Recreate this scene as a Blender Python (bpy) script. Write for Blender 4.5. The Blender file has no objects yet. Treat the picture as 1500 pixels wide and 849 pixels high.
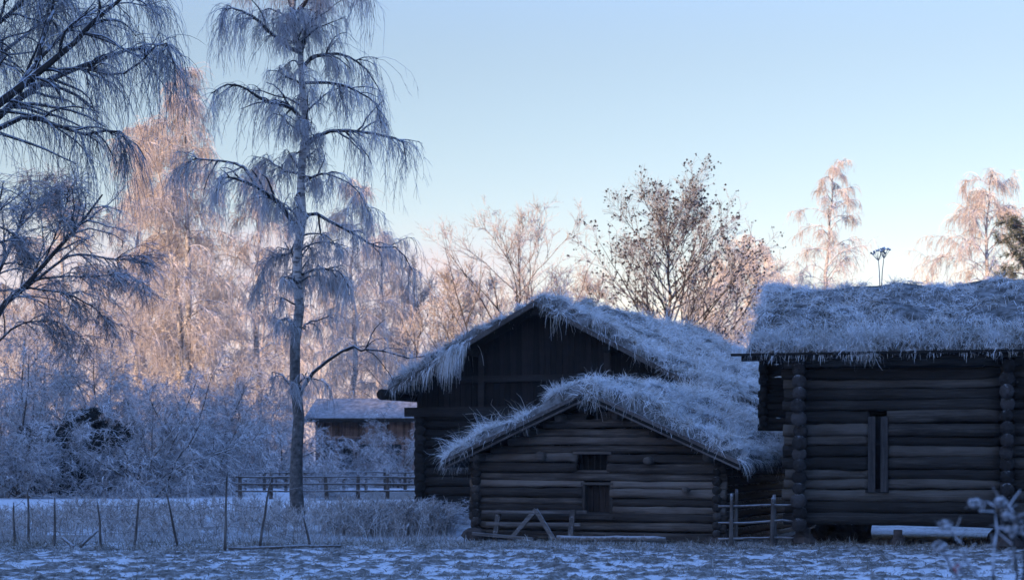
import bpy, math
import numpy as np
R_ = math.radians
sc = bpy.context.scene
col = sc.collection
F = 2400.0            # focal length in pixels of a 1500 px wide picture
CAMH = 1.75
HOR = 660.0

def pw(px, py, Y):
    """point at depth Y seen at (px, py)"""
    return np.array([(px - 750.0) / F * Y, Y, CAMH - (py - HOR) / F * Y])

# ------------------------------------------------------------------ noise
def vnoise(x, y, scale, seed=0):
    x = np.asarray(x, float) / scale + 1000.37 * (seed + 1)
    y = np.asarray(y, float) / scale + 777.13 * (seed + 1)
    xi = np.floor(x).astype(np.int64); yi = np.floor(y).astype(np.int64)
    xf = x - xi; yf = y - yi
    u = xf * xf * (3 - 2 * xf); v = yf * yf * (3 - 2 * yf)
    def h(a, b):
        n = (a * 374761393 + b * 668265263 + seed * 982451653) & 0xffffffff
        n = ((n ^ (n >> 13)) * 1274126177) & 0xffffffff
        n = n ^ (n >> 16)
        return (n & 0xffff) / 65535.0
    return (h(xi, yi) * (1 - u) + h(xi + 1, yi) * u) * (1 - v) + (h(xi, yi + 1) * (1 - u) + h(xi + 1, yi + 1) * u) * v

def fbm(x, y, scale, seed=0, octs=3):
    s = 0; a = 1; t = 0
    for k in range(octs):
        s = s + a * vnoise(x, y, scale / 2 ** k, seed + k * 17); t += a; a *= .5
    return s / t

# ------------------------------------------------------------------ mesh accumulator
def norm(v):
    return v / np.maximum(np.linalg.norm(v, axis=-1, keepdims=True), 1e-9)

class MB:
    def __init__(self):
        self.v = []; self.f = []; self.n = 0
    def add(self, v, f):
        v = np.asarray(v, float).reshape(-1, 3)
        self.v.append(v); self.f.append(np.asarray(f, np.int64) + self.n); self.n += len(v)
    def tubes(self, P, R, sides=4, cap=False):
        P = np.asarray(P, float); R = np.asarray(R, float)
        if P.ndim == 2: P = P[None]; R = R[None]
        N, K, _ = P.shape
        T = np.empty_like(P)
        T[:, 1:-1] = P[:, 2:] - P[:, :-2]; T[:, 0] = P[:, 1] - P[:, 0]; T[:, -1] = P[:, -1] - P[:, -2]
        T = norm(T)
        ch = P[:, -1] - P[:, 0]
        ref = np.zeros((N, 3)); ax = np.argmin(np.abs(norm(ch + 1e-9)), axis=1); ref[np.arange(N), ax] = 1
        A = norm(np.cross(T, ref[:, None, :])); B = np.cross(T, A)
        an = np.arange(sides) * 2 * np.pi / sides
        V = P[:, :, None, :] + R[:, :, None, None] * (np.cos(an)[None, None, :, None] * A[:, :, None, :] + np.sin(an)[None, None, :, None] * B[:, :, None, :])
        idx = np.arange(N * K * sides).reshape(N, K, sides)
        a = idx[:, :-1, :]; b = np.roll(idx, -1, 2)[:, :-1, :]; c = np.roll(idx, -1, 2)[:, 1:, :]; d = idx[:, 1:, :]
        Fq = np.stack([a, d, c, b], -1).reshape(-1, 4)
        off = self.n
        self.add(V, Fq)
        if cap:
            for k in (0, -1):
                cen = P[:, k, :]
                ci = np.arange(N) + self.n
                self.v.append(cen); self.n += N
                ring = idx[:, k, :] + off
                r2 = np.roll(ring, -1, 1)
                tri = np.stack([ring, r2, np.repeat(ci[:, None], sides, 1)], -1).reshape(-1, 3)
                if k == -1: tri = tri[:, ::-1]
                self.f.append(tri)
    def ribbons(self, P, W, side):
        N, K, _ = P.shape
        V = np.stack([P - side[:, None, :] * W[:, :, None] * .5, P + side[:, None, :] * W[:, :, None] * .5], 2)
        idx = np.arange(N * K * 2).reshape(N, K, 2)
        Fq = np.stack([idx[:, :-1, 0], idx[:, :-1, 1], idx[:, 1:, 1], idx[:, 1:, 0]], -1).reshape(-1, 4)
        self.add(V, Fq)
    def box(self, c, s, rot=None):
        """box of centre c, size s, rot: 3x3"""
        s = np.array(s) / 2
        v = np.array([[x, y, z] for x in (-1, 1) for y in (-1, 1) for z in (-1, 1)], float) * s
        if rot is not None: v = v @ np.array(rot).T
        self.add(v + np.array(c), [[0, 1, 3, 2], [4, 6, 7, 5], [0, 4, 5, 1], [2, 3, 7, 6], [0, 2, 6, 4], [1, 5, 7, 3]])
    def beam(self, a, b, w, h, up=(0, 0, 1)):
        """rectangular bar from a to b"""
        a = np.array(a, float); b = np.array(b, float)
        t = norm(b - a); up = np.array(up, float)
        s = norm(np.cross(t, up)); u = np.cross(s, t)
        L = np.linalg.norm(b - a)
        self.box((a + b) / 2, (w, L, h), np.stack([s, t, u], 1))
    def blob(self, c, r, rng, rough=.2, rings=5, seg=8):
        th = np.linspace(0, np.pi, rings + 1); ph = np.arange(seg) * 2 * np.pi / seg
        t, p = np.meshgrid(th, ph, indexing='ij')
        v = np.stack([np.sin(t) * np.cos(p), np.sin(t) * np.sin(p), np.cos(t)], -1)
        k = 1 + rough * (rng.random((rings + 1, seg, 1)) - .5) * 2
        k[0] = k[0, 0]; k[-1] = k[-1, 0]
        v = v * k * np.array(r) + np.array(c)
        idx = np.arange((rings + 1) * seg).reshape(rings + 1, seg)
        b = np.roll(idx, -1, 1)
        self.add(v, np.stack([idx[:-1], idx[1:], b[1:], b[:-1]], -1).reshape(-1, 4))
    def spikes(self, C, r, rng, n=8):
        """small octahedral grains at C (N,3)"""
        N = len(C)
        r = np.broadcast_to(np.asarray(r, float), (N,))
        base = np.array([[1, 0, 0], [-1, 0, 0], [0, 1, 0], [0, -1, 0], [0, 0, 1], [0, 0, -1]], float)
        k = .6 + .8 * rng.random((N, 6, 1))
        V = C[:, None, :] + base[None] * k * r[:, None, None]
        f = np.array([[0, 2, 4], [2, 1, 4], [1, 3, 4], [3, 0, 4], [2, 0, 5], [1, 2, 5], [3, 1, 5], [0, 3, 5]])
        self.add(V, (f[None] + np.arange(N)[:, None, None] * 6).reshape(-1, 3))
    def build(self, name, mat, parent=None, smooth=False, attrs=None):
        me = bpy.data.meshes.new(name)
        V = np.concatenate(self.v).astype(np.float32)
        tot = []; li = []
        for f in self.f:
            li.append(f.reshape(-1)); tot.append(np.full(len(f), f.shape[1], np.int32))
        li = np.concatenate(li).astype(np.int32); tot = np.concatenate(tot)
        st = np.concatenate([[0], np.cumsum(tot)[:-1]]).astype(np.int32)
        me.vertices.add(len(V)); me.vertices.foreach_set('co', V.ravel())
        me.loops.add(len(li)); me.loops.foreach_set('vertex_index', li)
        me.polygons.add(len(tot)); me.polygons.foreach_set('loop_start', st)
        me.polygons.foreach_set('use_smooth', np.full(len(tot), smooth, bool))
        me.update(calc_edges=True)
        if attrs:
            for k, a in attrs.items():
                at = me.attributes.new(k, 'FLOAT', 'POINT'); at.data.foreach_set('value', np.asarray(a, np.float32))
        me.materials.append(mat)
        o = bpy.data.objects.new(name, me); col.objects.link(o)
        if parent: o.parent = parent
        return o

def tag(o, label=None, cat=None, group=None, kind=None):
    if label: o['label'] = label
    if cat: o['category'] = cat
    if group: o['group'] = group
    if kind: o['kind'] = kind
    return o

def empty(name, loc=(0, 0, 0), rz=0.0, label=None, cat=None, group=None):
    o = bpy.data.objects.new(name, None); col.objects.link(o)
    o.location = loc; o.rotation_euler = (0, 0, rz); o.empty_display_size = .2
    return tag(o, label, cat, group)

def copy_tree(o, parent=None):
    c = o.copy(); col.objects.link(c)
    if parent: c.parent = parent
    for ch in list(o.children): copy_tree(ch, c)
    return c

# ------------------------------------------------------------------ materials
class NT:
    def __init__(self, name):
        m = bpy.data.materials.new(name); m.use_nodes = True
        self.m = m; self.nt = m.node_tree; self.b = self.nt.nodes['Principled BSDF']
        self.b.inputs['Specular IOR Level'].default_value = .25
        self.b.inputs['Roughness'].default_value = .85
    def n(self, t, **kw):
        x = self.nt.nodes.new(t)
        for k, v in kw.items():
            if k in ('operation', 'blend_type', 'data_type', 'attribute_name', 'noise_dimensions', 'feature'): setattr(x, k, v)
            else: x.inputs[k].default_value = v
        return x
    def l(self, a, b): self.nt.links.new(a, b)
    def coord(self, scale=(1, 1, 1), kind='Object'):
        t = self.n('ShaderNodeTexCoord'); mp = self.n('ShaderNodeMapping'); mp.inputs['Scale'].default_value = scale
        self.l(t.outputs[kind], mp.inputs['Vector']); return mp.outputs[0]
    def noise(self, vec, scale, detail=4, rough=.6):
        x = self.n('ShaderNodeTexNoise', Scale=scale, Detail=detail, Roughness=rough)
        if vec is not None: self.l(vec, x.inputs['Vector'])
        return x.outputs['Fac']
    def ramp(self, fac, stops):
        r = self.n('ShaderNodeValToRGB'); e = r.color_ramp.elements
        while len(e) < len(stops): e.new(.5)
        for k, (p, c) in enumerate(stops):
            e[k].position = p; e[k].color = (*c, 1) if len(c) == 3 else c
        self.l(fac, r.inputs[0]); return r.outputs[0]
    def math(self, op, a, b=None):
        x = self.n('ShaderNodeMath', operation=op)
        for k, s in enumerate((a, b)):
            if s is None: continue
            if isinstance(s, (int, float)): x.inputs[k].default_value = s
            else: self.l(s, x.inputs[k])
        return x.outputs[0]
    def mix(self, fac, a, b):
        x = self.n('ShaderNodeMix', data_type='RGBA')
        for s, k in ((fac, 0), (a, 6), (b, 7)):
            if isinstance(s, tuple): x.inputs[k].default_value = (*s, 1)
            elif isinstance(s, (int, float)): x.inputs[k].default_value = s
            else: self.l(s, x.inputs[k])
        return x.outputs[2]
    def island(self):
        return self.n('ShaderNodeNewGeometry').outputs['Random Per Island']
    def normz(self):
        g = self.n('ShaderNodeNewGeometry'); s = self.n('ShaderNodeSeparateXYZ'); self.l(g.outputs['Normal'], s.inputs[0]); return s.outputs['Z']
    def color(self, c): self.l(c, self.b.inputs['Base Color']) if not isinstance(c, tuple) else setattr(self.b.inputs['Base Color'], 'default_value', (*c, 1))
    def bump(self, h, strength=.5, dist=.02):
        x = self.n('ShaderNodeBump', Strength=strength, Distance=dist); self.l(h, x.inputs['Height']); self.l(x.outputs[0], self.b.inputs['Normal'])

def mat_frost_bark(name, bark, frost, amount, nscale=5.0):
    """bark with rime on its upper sides"""
    t = NT(name); c = t.coord()
    nz = t.math('MULTIPLY', t.normz(), .35)
    f = t.math('ADD', t.noise(c, nscale), nz)
    f = t.ramp(f, [(.62 - amount * .5, (0, 0, 0)), (.82 - amount * .5, (1, 1, 1))])
    t.color(t.mix(f, bark, frost)); return t.m

def mat_frost_twig(name, bark, frost, amount):
    t = NT(name)
    f = t.ramp(t.island(), [(max(0, .9 - amount), (0, 0, 0)), (1.0 - amount * .35, (1, 1, 1))])
    nz = t.ramp(t.normz(), [(.15, (.55, .55, .55)), (.8, (1, 1, 1))])
    f2 = t.math('MULTIPLY', f, nz)
    t.color(t.mix(f2, bark, frost)); return t.m

def mat_birch(name, dark=.5, zblack=3.0):
    t = NT(name); c = t.coord((1, 1, 1))
    streak = t.noise(t.coord((3, 3, 9)), 1.6, 5, .65)
    base = t.ramp(streak, [(.3, (.05, .045, .045)), (.42, (.16, .15, .15)), (.52, (.40, .38, .36)), (.75, (.55, .53, .51))])
    rough = t.noise(c, 7.0, 6, .7)
    dk = t.ramp(rough, [(.35, (.035, .032, .032)), (.6, (.12, .115, .11)), (.75, (.34, .34, .35))])
    s = t.n('ShaderNodeSeparateXYZ'); t.l(c, s.inputs[0])
    z = t.math('ADD', t.math('MULTIPLY', s.outputs['Z'], -1 / zblack), t.math('ADD', t.noise(t.coord((2, 2, .7)), 1.3), dark))
    f = t.ramp(z, [(.35, (0, 0, 0)), (.6, (1, 1, 1))])
    t.color(t.mix(f, base, dk)); t.bump(streak, .6, .02); return t.m

def mat_logs(name, lo, hi, frost=0.0, axis=0):
    t = NT(name)
    sc_ = [9, 9, 9]; sc_[axis] = .6
    c = t.coord(tuple(sc_))
    g = t.noise(c, 2.2, 8, .7)
    isl = t.island()
    k = t.math('ADD', t.math('MULTIPLY', g, .62), t.math('MULTIPLY', isl, .42))
    base = t.ramp(k, [(.25, tuple(x * .45 for x in lo)), (.45, lo), (.62, hi), (.85, tuple(x * 1.25 for x in hi))])
    st = t.ramp(t.noise(t.coord((.8, .8, 2.2)), 1.1, 5), [(.38, (.45, .4, .38)), (.6, (1, 1, 1))])
    mx = t.n('ShaderNodeMix', data_type='RGBA', blend_type='MULTIPLY'); mx.inputs[0].default_value = .8
    t.l(base, mx.inputs[6]); t.l(st, mx.inputs[7])
    out = mx.outputs[2]
    if frost:
        f = t.math('ADD', t.noise(t.coord(), 14.0, 5, .7), t.math('MULTIPLY', t.normz(), .45))
        f = t.ramp(f, [(.82 - frost * .3, (0, 0, 0)), (1.05 - frost * .3, (.6, .6, .6))])
        out = t.mix(f, out, (.5, .52, .55))
    t.color(out); t.bump(g, .9, .05); return t.m

def mat_grass(name, cols):
    t = NT(name)
    k = t.math('ADD', t.math('MULTIPLY', t.island(), .75), t.math('MULTIPLY', t.math('SUBTRACT', t.noise(t.coord(), 1.7, 5, .7), .43), 1.7))
    t.color(t.ramp(k, cols)); t.b.inputs['Roughness'].default_value = .7; return t.m

def mat_noise(name, a, b, scale=6.0, rough=.9, bump=.4):
    t = NT(name); n = t.noise(t.coord(), scale, 6, .65)
    t.color(t.ramp(n, [(.35, a), (.65, b)])); t.b.inputs['Roughness'].default_value = rough; t.bump(n, bump, .03); return t.m

FROST = (.62, .63, .66)
M = {}
M['birch'] = mat_birch('birch bark', .54, 8.0)
M['birch_far'] = mat_birch('pale birch bark', .25, 2.0)
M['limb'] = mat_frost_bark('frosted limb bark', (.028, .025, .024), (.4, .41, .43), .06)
M['limb_frost'] = mat_frost_bark('rimed limb bark', (.07, .055, .045), FROST, .5)
M['limb_half'] = mat_frost_bark('half rimed bark', (.05, .04, .034), (.5, .48, .46), .25)
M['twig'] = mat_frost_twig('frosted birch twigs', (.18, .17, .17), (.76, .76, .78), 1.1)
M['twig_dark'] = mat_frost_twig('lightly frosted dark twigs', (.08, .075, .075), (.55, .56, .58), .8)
M['twig_rime'] = mat_frost_twig('heavily rimed twigs', (.32, .25, .19), (.85, .79, .73), 1.15)
M['twig_wood'] = mat_frost_twig('distant rimed twigs', (.16, .13, .115), (.6, .57, .56), .95)
M['twig_shrub'] = mat_frost_twig('rimed shrub twigs', (.14, .13, .13), (.68, .68, .70), 1.0)
M['cone'] = mat_noise('alder cones', (.02, .018, .018), (.05, .042, .04))
M['needle'] = mat_frost_twig('frosted needles', (.035, .05, .022), (.34, .36, .34), .45)
M['needle_dark'] = mat_frost_twig('dark needles', (.008, .010, .008), (.06, .07, .07), .2)
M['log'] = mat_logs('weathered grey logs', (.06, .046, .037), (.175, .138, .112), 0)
M['log_side'] = mat_logs('weathered side logs with painted shade', (.028, .023, .019), (.07, .058, .05), .05, 1)  # darker than the gable logs: the gap's shade is put into this colour
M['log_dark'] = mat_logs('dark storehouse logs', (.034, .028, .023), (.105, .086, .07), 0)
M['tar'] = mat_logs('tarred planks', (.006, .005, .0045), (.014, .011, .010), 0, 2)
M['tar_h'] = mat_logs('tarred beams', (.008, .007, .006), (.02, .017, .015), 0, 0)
M['board'] = mat_logs('grey boards', (.06, .05, .044), (.13, .11, .10), .3, 1)
M['plank'] = mat_logs('brown hatch planks', (.014, .010, .008), (.042, .028, .022), 0, 2)
M['post'] = mat_logs('weathered posts', (.06, .05, .045), (.15, .13, .115), .5, 2)
M['rail'] = mat_logs('weathered rails', (.1, .085, .075), (.22, .19, .17), .7, 0)
M['void'] = mat_noise('dark opening', (.004, .004, .004), (.01, .009, .008))  # near-black colour painted in for the darkness inside the openings
M['stone'] = mat_noise('foundation stone', (.03, .022, .018), (.09, .065, .055), 5)
M['turf'] = mat_noise('turf soil with frost', (.03, .026, .02), (.20, .195, .19), 5, .95, .8)
M['grass_roof'] = mat_grass('frosted roof grass', [(0, (.13, .10, .065)), (.15, (.34, .29, .22)), (.34, (.58, .57, .55)), (.8, (.76, .77, .78))])
M['grass_ground'] = mat_grass('frosted ground grass', [(0, (.05, .045, .032)), (.3, (.13, .105, .075)), (.6, (.3, .28, .25)), (1, (.52, .52, .53))])
M['weed'] = mat_grass('frosted weeds', [(0, (.1, .08, .07)), (.4, (.3, .27, .25)), (1, (.5, .5, .5))])
M['snow'] = mat_noise('snow', (.72, .73, .75), (.82, .83, .84), 4)
M['wire'] = mat_noise('rusty wire', (.08, .06, .05), (.3, .28, .27), 20)
M['hip'] = mat_noise('red rose hip', (.30, .02, .015), (.42, .04, .03), 8, .4)
M['plankwall'] = mat_logs('brown plank wall', (.13, .07, .048), (.25, .145, .105), .2, 2)
M['trim'] = mat_noise('pale painted trim', (.35, .34, .33), (.5, .5, .49), 10)
g = NT('window glass'); g.color((.02, .025, .03)); g.b.inputs['Roughness'].default_value = .12; M['glass'] = g.m

# ------------------------------------------------------------------ growth
UP = np.array([0, 0, 1.0])
def grow(rng, p0, d0, L, K, droop, wob):
    N = len(p0); P = np.zeros((N, K, 3)); d = norm(d0.astype(float)); p = p0.astype(float).copy()
    L = np.broadcast_to(L, (N,)); droop = np.broadcast_to(droop, (N,))
    for k in range(K):
        P[:, k] = p
        d = d + wob * rng.normal(size=(N, 3))
        d[:, 2] -= droop / (K - 1)
        d = norm(d); p = p + d * (L / (K - 1))[:, None]
    return P

def sprout(rng, P, R, n, t0=.15, t1=1.0, power=1.0):
    N, K, _ = P.shape
    par = np.repeat(np.arange(N), n); m = len(par)
    t = t0 + (t1 - t0) * rng.random(m) ** power
    x = t * (K - 1); i = np.minimum(x.astype(int), K - 2); f = (x - i)[:, None]
    a = P[par, i]; b = P[par, i + 1]
    r = R[par, i] * (1 - f[:, 0]) + R[par, i + 1] * f[:, 0]
    return a * (1 - f) + b * f, norm(b - a), r, t, par

def perp(rng, T, flat=1.0):
    q = rng.normal(size=T.shape); q[:, 2] *= flat
    q = q - (q * T).sum(1, keepdims=True) * T
    return norm(q)

def taper(r0, K, tip=.25, N=1):
    return np.broadcast_to(np.asarray(r0, float).reshape(-1, 1), (max(N, np.size(r0)), K)) * np.linspace(1, tip, K)[None]

def spline(pts, K):
    pts = np.array(pts, float); n = len(pts)
    if n == 2: return pts[0] + (pts[1] - pts[0]) * np.linspace(0, 1, K)[:, None]
    q = np.concatenate([[2 * pts[0] - pts[1]], pts, [2 * pts[-1] - pts[-2]]])
    out = []
    for s in np.linspace(0, n - 1 - 1e-6, K):
        i = int(s); f = s - i; a, b, c, d = q[i:i + 4]
        out.append(.5 * ((2 * b) + (c - a) * f + (2 * a - 5 * b + 4 * c - d) * f ** 2 + (3 * b - a - 3 * c + d) * f ** 3))
    return np.array(out)

def jitter(rng, P, amt):
    K = len(P); j = np.cumsum(rng.normal(size=(K, 3)), 0) * amt; j -= np.linspace(0, 1, K)[:, None] * j[-1]
    return P + j

def weeping(rng, limbs, rl, mb_limb, mb_twig, nsub=6, nstr=9, nlimbstr=10, slen=(.6, 2.0), r=.010, sublen=.4, K=5, side=0, droop=3.2, t0=.3, wob=.15):
    """secondary branches and hanging twigs on an (N,K,3) set of limbs"""
    Ls = np.linalg.norm(np.diff(limbs, axis=1), axis=2).sum(1)
    p, T, rr, t, par = sprout(rng, limbs, rl, nsub, t0, 1.0)
    d = norm(T * .7 + perp(rng, T, .7) * .7 + UP * .22)
    L = Ls[par] * sublen * (1.15 - .6 * t) * (.5 + .9 * rng.random(len(p)))
    S = grow(rng, p, d, L, 6, .9, .16)
    RS = taper(np.minimum(rr * .55, .03) + .004, 6, .35)
    mb_limb.tubes(S, RS, 4)
    segs = []
    for (PP, RR, n, a) in ((S, RS, nstr, .1), (limbs, rl, nlimbstr, t0)):
        if n == 0: continue
        p, T, rr, t, par = sprout(rng, PP, RR, n, a, 1.0)
        d = norm(T * .7 + perp(rng, T, .5) * .8)
        L = slen[0] + (slen[1] - slen[0]) * rng.random(len(p)) ** 1.8
        segs.append(grow(rng, p, d, L, K, droop * (.55 + .8 * rng.random(len(p))), wob))
    Q = np.concatenate(segs)
    mb_twig.tubes(Q, taper(np.full(len(Q), r), K, .45) * (.7 + .6 * rng.random((len(Q), 1))), 3)
    if side:
        RQ = taper(np.full(len(Q), r), K)
        p, T, rr, t, par = sprout(rng, Q, RQ, side, .1, 1.0)
        d = norm(T * .8 + perp(rng, T) * .6)
        W = grow(rng, p, d, .12 + .25 * rng.random(len(p)), 3, .8, .05)
        mb_twig.tubes(W, taper(np.full(len(W), r * .75), 3, .5), 3)
    return Q

def birch_data(seed, H, r0, lean=.02, spread=.2, nl=46, low=.18, strands=1.0, slen=(.6, 2.2), tr=.014, up=1.02, fork=False):
    rng = np.random.default_rng(seed)
    A, B, C = MB(), MB(), MB()
    K = 18
    z = np.linspace(0, 1, K)
    tr_ = np.zeros((K, 3)); tr_[:, 2] = z * H
    tr_[:, :2] += np.cumsum(rng.normal(size=(K, 2)), 0) * H * .006 + np.outer(z, rng.normal(size=2)) * H * lean
    tr_[:, :2] -= tr_[0, :2]
    R = r0 * (1 - .94 * z) ** .9 * np.where(z < .03, 1.35, 1)
    trunks = [tr_]; rs = [R]
    if fork:
        k0 = 4; f = tr_.copy()
        off = np.clip(z - z[k0], 0, 1)
        f[:, 0] += off * H * .16 * fork; f[:, 1] += off * H * .08; f[:, 2] *= .93
        trunks.append(f); rs.append(R * .75)
    A.tubes(np.stack(trunks), np.stack(rs), 9)
    limbs = []; 
    for tk, rk in zip(trunks, rs):
        t = low + (1 - low) * (np.arange(nl) + rng.random(nl) * .8) / nl
        t = np.minimum(t, .985)
        x = t * (K - 1); i = np.minimum(x.astype(int), K - 2); f = (x - i)[:, None]
        p = tk[i] * (1 - f) + tk[i + 1] * f
        az = np.arange(nl) * 2.39996 + rng.random(nl)
        el = up * (.55 + .6 * rng.random(nl))
        d = np.stack([np.cos(az) * np.cos(el), np.sin(az) * np.cos(el), np.sin(el)], 1)
        u = (t - low) / (1 - low)
        prof = (.45 + .75 * np.sin(np.pi * np.clip(u * .85 + .12, 0, 1))) * (1 - u * .55)
        L = H * spread * prof * (.65 + .6 * rng.random(nl))
        limbs.append(grow(rng, p, d, L, 9, 1.1 + .7 * rng.random(nl), .10))
        rl0 = np.interp(t, z, rk) * .42 + .008
    limbs = np.concatenate(limbs)
    RL = taper(np.concatenate([np.minimum(.02 + .03 * rng.random(nl), .05)] * len(trunks)), 9, .2)
    B.tubes(limbs, RL, 5)
    weeping(rng, limbs, RL, B, C, 8, int(8 * strands), int(10 * strands), (slen[0] * .5, slen[1] * .62), tr * .8, .42, 5, 1, 2.8)
    return A, B, C

def build_tree(name, loc, label, A, B, C, mats, group=None, rz=0, cat='tree'):
    r = empty(name, loc, rz, label, cat, group)
    A.build('trunk', mats[0], r, True)
    if B and B.n: B.build('branches', mats[1], r)
    if C and C.n: C.build('crown', mats[2], r)
    return r

# ================================================================== SETTING: ground
rng = np.random.default_rng(5)
def ground_h(X, Y):
    near = np.clip((48 - Y) / 10, 0, 1)
    h = (fbm(X, Y, 5.0, 3) - .5) * .16
    fine = (fbm(X, Y, .19, 8, 3) - .5) * .14 + (fbm(X, Y, .9, 18, 2) - .5) * .08 + (vnoise(X, Y, .15, 21) - .5) * .08
    field = np.clip((30.3 - Y) / 1.2, 0, 1)
    return h * .6 + fine * (.25 + .75 * field) * near + np.clip((Y - 48) / 60, 0, 1) * (fbm(X, Y, 14, 4) - .5) * .5

xs = np.concatenate([np.linspace(-900, -60, 22), np.linspace(-56, -16, 30), np.arange(-14, 14, .065), np.linspace(14.5, 56, 30), np.linspace(62, 700, 20)])
ys = np.concatenate([np.linspace(-165, 8, 14), np.linspace(9.5, 18, 12), np.arange(18.6, 31.5, .055), np.arange(31.6, 50, .22), np.linspace(51, 160, 90), np.linspace(175, 1600, 24)])
X, Y = np.meshgrid(xs, ys)
Z = ground_h(X, Y)
gm = MB()
ny, nx = X.shape
idx = np.arange(nx * ny).reshape(ny, nx)
gm.add(np.stack([X, Y, Z], -1), np.stack([idx[:-1, :-1], idx[:-1, 1:], idx[1:, 1:], idx[1:, :-1]], -1).reshape(-1, 4))
# bare tussocks stick out of the thin snow where the field humps up; weedy strip behind the fence
bare = fbm(X, Y, .19, 8, 3) * .6 + vnoise(X, Y, .15, 21) * .4
fieldmask = np.clip((30.5 - Y) / 1.5, 0, 1)
weedmask = np.clip((Y - 30.3) / 1.0, 0, 1) * np.clip((52 - Y) / 5, 0, 1)
bm_ = np.clip((bare - .475) * 6, 0, 1) * fieldmask + weedmask * (.1 + .6 * fbm(X, Y, 1.6, 31)) + np.clip((Y - 56) / 4, 0, 1) * np.clip((fbm(X, Y, 6.0, 77) - .5) * 5, 0, .8)
t = NT('thin snow over frozen field')
at = t.n('ShaderNodeAttribute', attribute_name='bare')
c = t.coord()
f = t.math('ADD', at.outputs['Fac'], t.math('MULTIPLY', t.math('SUBTRACT', t.noise(c, 16.0, 5, .7), .5), .9))
f = t.ramp(f, [(.25, (0, 0, 0)), (.6, (1, 1, 1))])
soil = t.ramp(t.noise(c, 9.0, 5, .7), [(.32, (.035, .03, .026)), (.5, (.13, .115, .10)), (.7, (.32, .31, .30))])
snow = t.ramp(t.noise(c, 3.0, 5, .7), [(.3, (.42, .42, .43)), (.7, (.58, .58, .59))])
t.color(t.mix(f, snow, soil)); t.bump(t.noise(c, 30.0, 4, .7), .5, .03)
M['ground'] = t.m
o = gm.build('ground', M['ground'], None, True, {'bare': bm_.ravel()})
tag(o, 'thin snow over a frozen tussocky field', None, None, 'structure')

# wooded ridge behind the camera: the low sun stands just above it, so everything near lies in its shade
hx = np.linspace(-850, 600, 291); hv = np.linspace(0, 1, 15)
HX, HV = np.meshgrid(hx, hv)
crest = 38.6 + 2.2 * (fbm(HX, HX * 0, 9.0, 9, 3) - .5) + 1.6 * (vnoise(HX, HX * 0, 2.6, 12) - .5)
prof = np.interp(HV, [0, .25, .5, .75, 1], [0, .55, 1, .55, 0])
HY = -80 - 60 * (HV - .5) * 2 * 0 + (HV - .5) * -110
hm = MB(); n1, n2 = HX.shape; idx = np.arange(n1 * n2).reshape(n1, n2)
hm.add(np.stack([HX, HY - 0 * HX, crest * prof - 1], -1), np.stack([idx[:-1, :-1], idx[:-1, 1:], idx[1:, 1:], idx[1:, :-1]], -1).reshape(-1, 4))
tag(hm.build('hill', mat_noise('dark wooded hillside', (.03, .035, .03), (.12, .125, .13), .3), None, True), 'dark wooded hill shading the farmyard', None, None, 'structure')

# ================================================================== BUILDINGS helpers
def log_row(mb, a, b, r, rng, K=10, sides=10, flat=0):
    """one log from a to b with natural taper and wobble"""
    P = spline([a, b], K)
    P[1:-1, 1:] += np.cumsum(rng.normal(size=(K - 2, 2)) * .006, 0)
    flip = rng.random() < .5
    t = np.linspace(1.06, .94, K); t = t[::-1] if flip else t
    mb.tubes(P, r * t * (1 + .035 * rng.normal(size=K)), sides, True)
    if flat:      # hewn flat towards the front
        v = mb.v[-3]; v[:, 1] = a[1] + np.sign(v[:, 1] - a[1]) * np.minimum(np.abs(v[:, 1] - a[1]), r * flat * (1 + .08 * rng.normal()))

def blades(mb, rng, p, d, L, W, droop, K=5, wob=.08):
    P = grow(rng, p, d, L, K, droop, wob)
    side = norm(np.cross(d, rng.normal(size=d.shape)))
    Wd = np.broadcast_to(np.asarray(W, float).reshape(-1, 1), (len(p), K)) * np.linspace(1, .3, K)[None]
    mb.ribbons(P, Wd, side)

def tufts(mb, rng, cen, lean, L, nper, W=.010, spread=.07, flare=.45, droop=1.2, K=5, wob=.08):
    """tufts of blades: centres (N,3), lean direction (N,3), length (N,)"""
    N = len(cen)
    i = np.repeat(np.arange(N), nper); m = len(i)
    off = rng.normal(size=(m, 3)) * spread; off[:, 2] *= .3
    d = norm(lean[i]) * .8 + rng.normal(size=(m, 3)) * flare + norm(off) * .25
    l = L[i] * (.45 + .8 * rng.random(m))
    blades(mb, rng, cen[i] + off, norm(d), l, W * (.6 + .8 * rng.random(m)), np.broadcast_to(droop, (N,))[i] * (.5 + rng.random(m)), K, wob)

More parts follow.
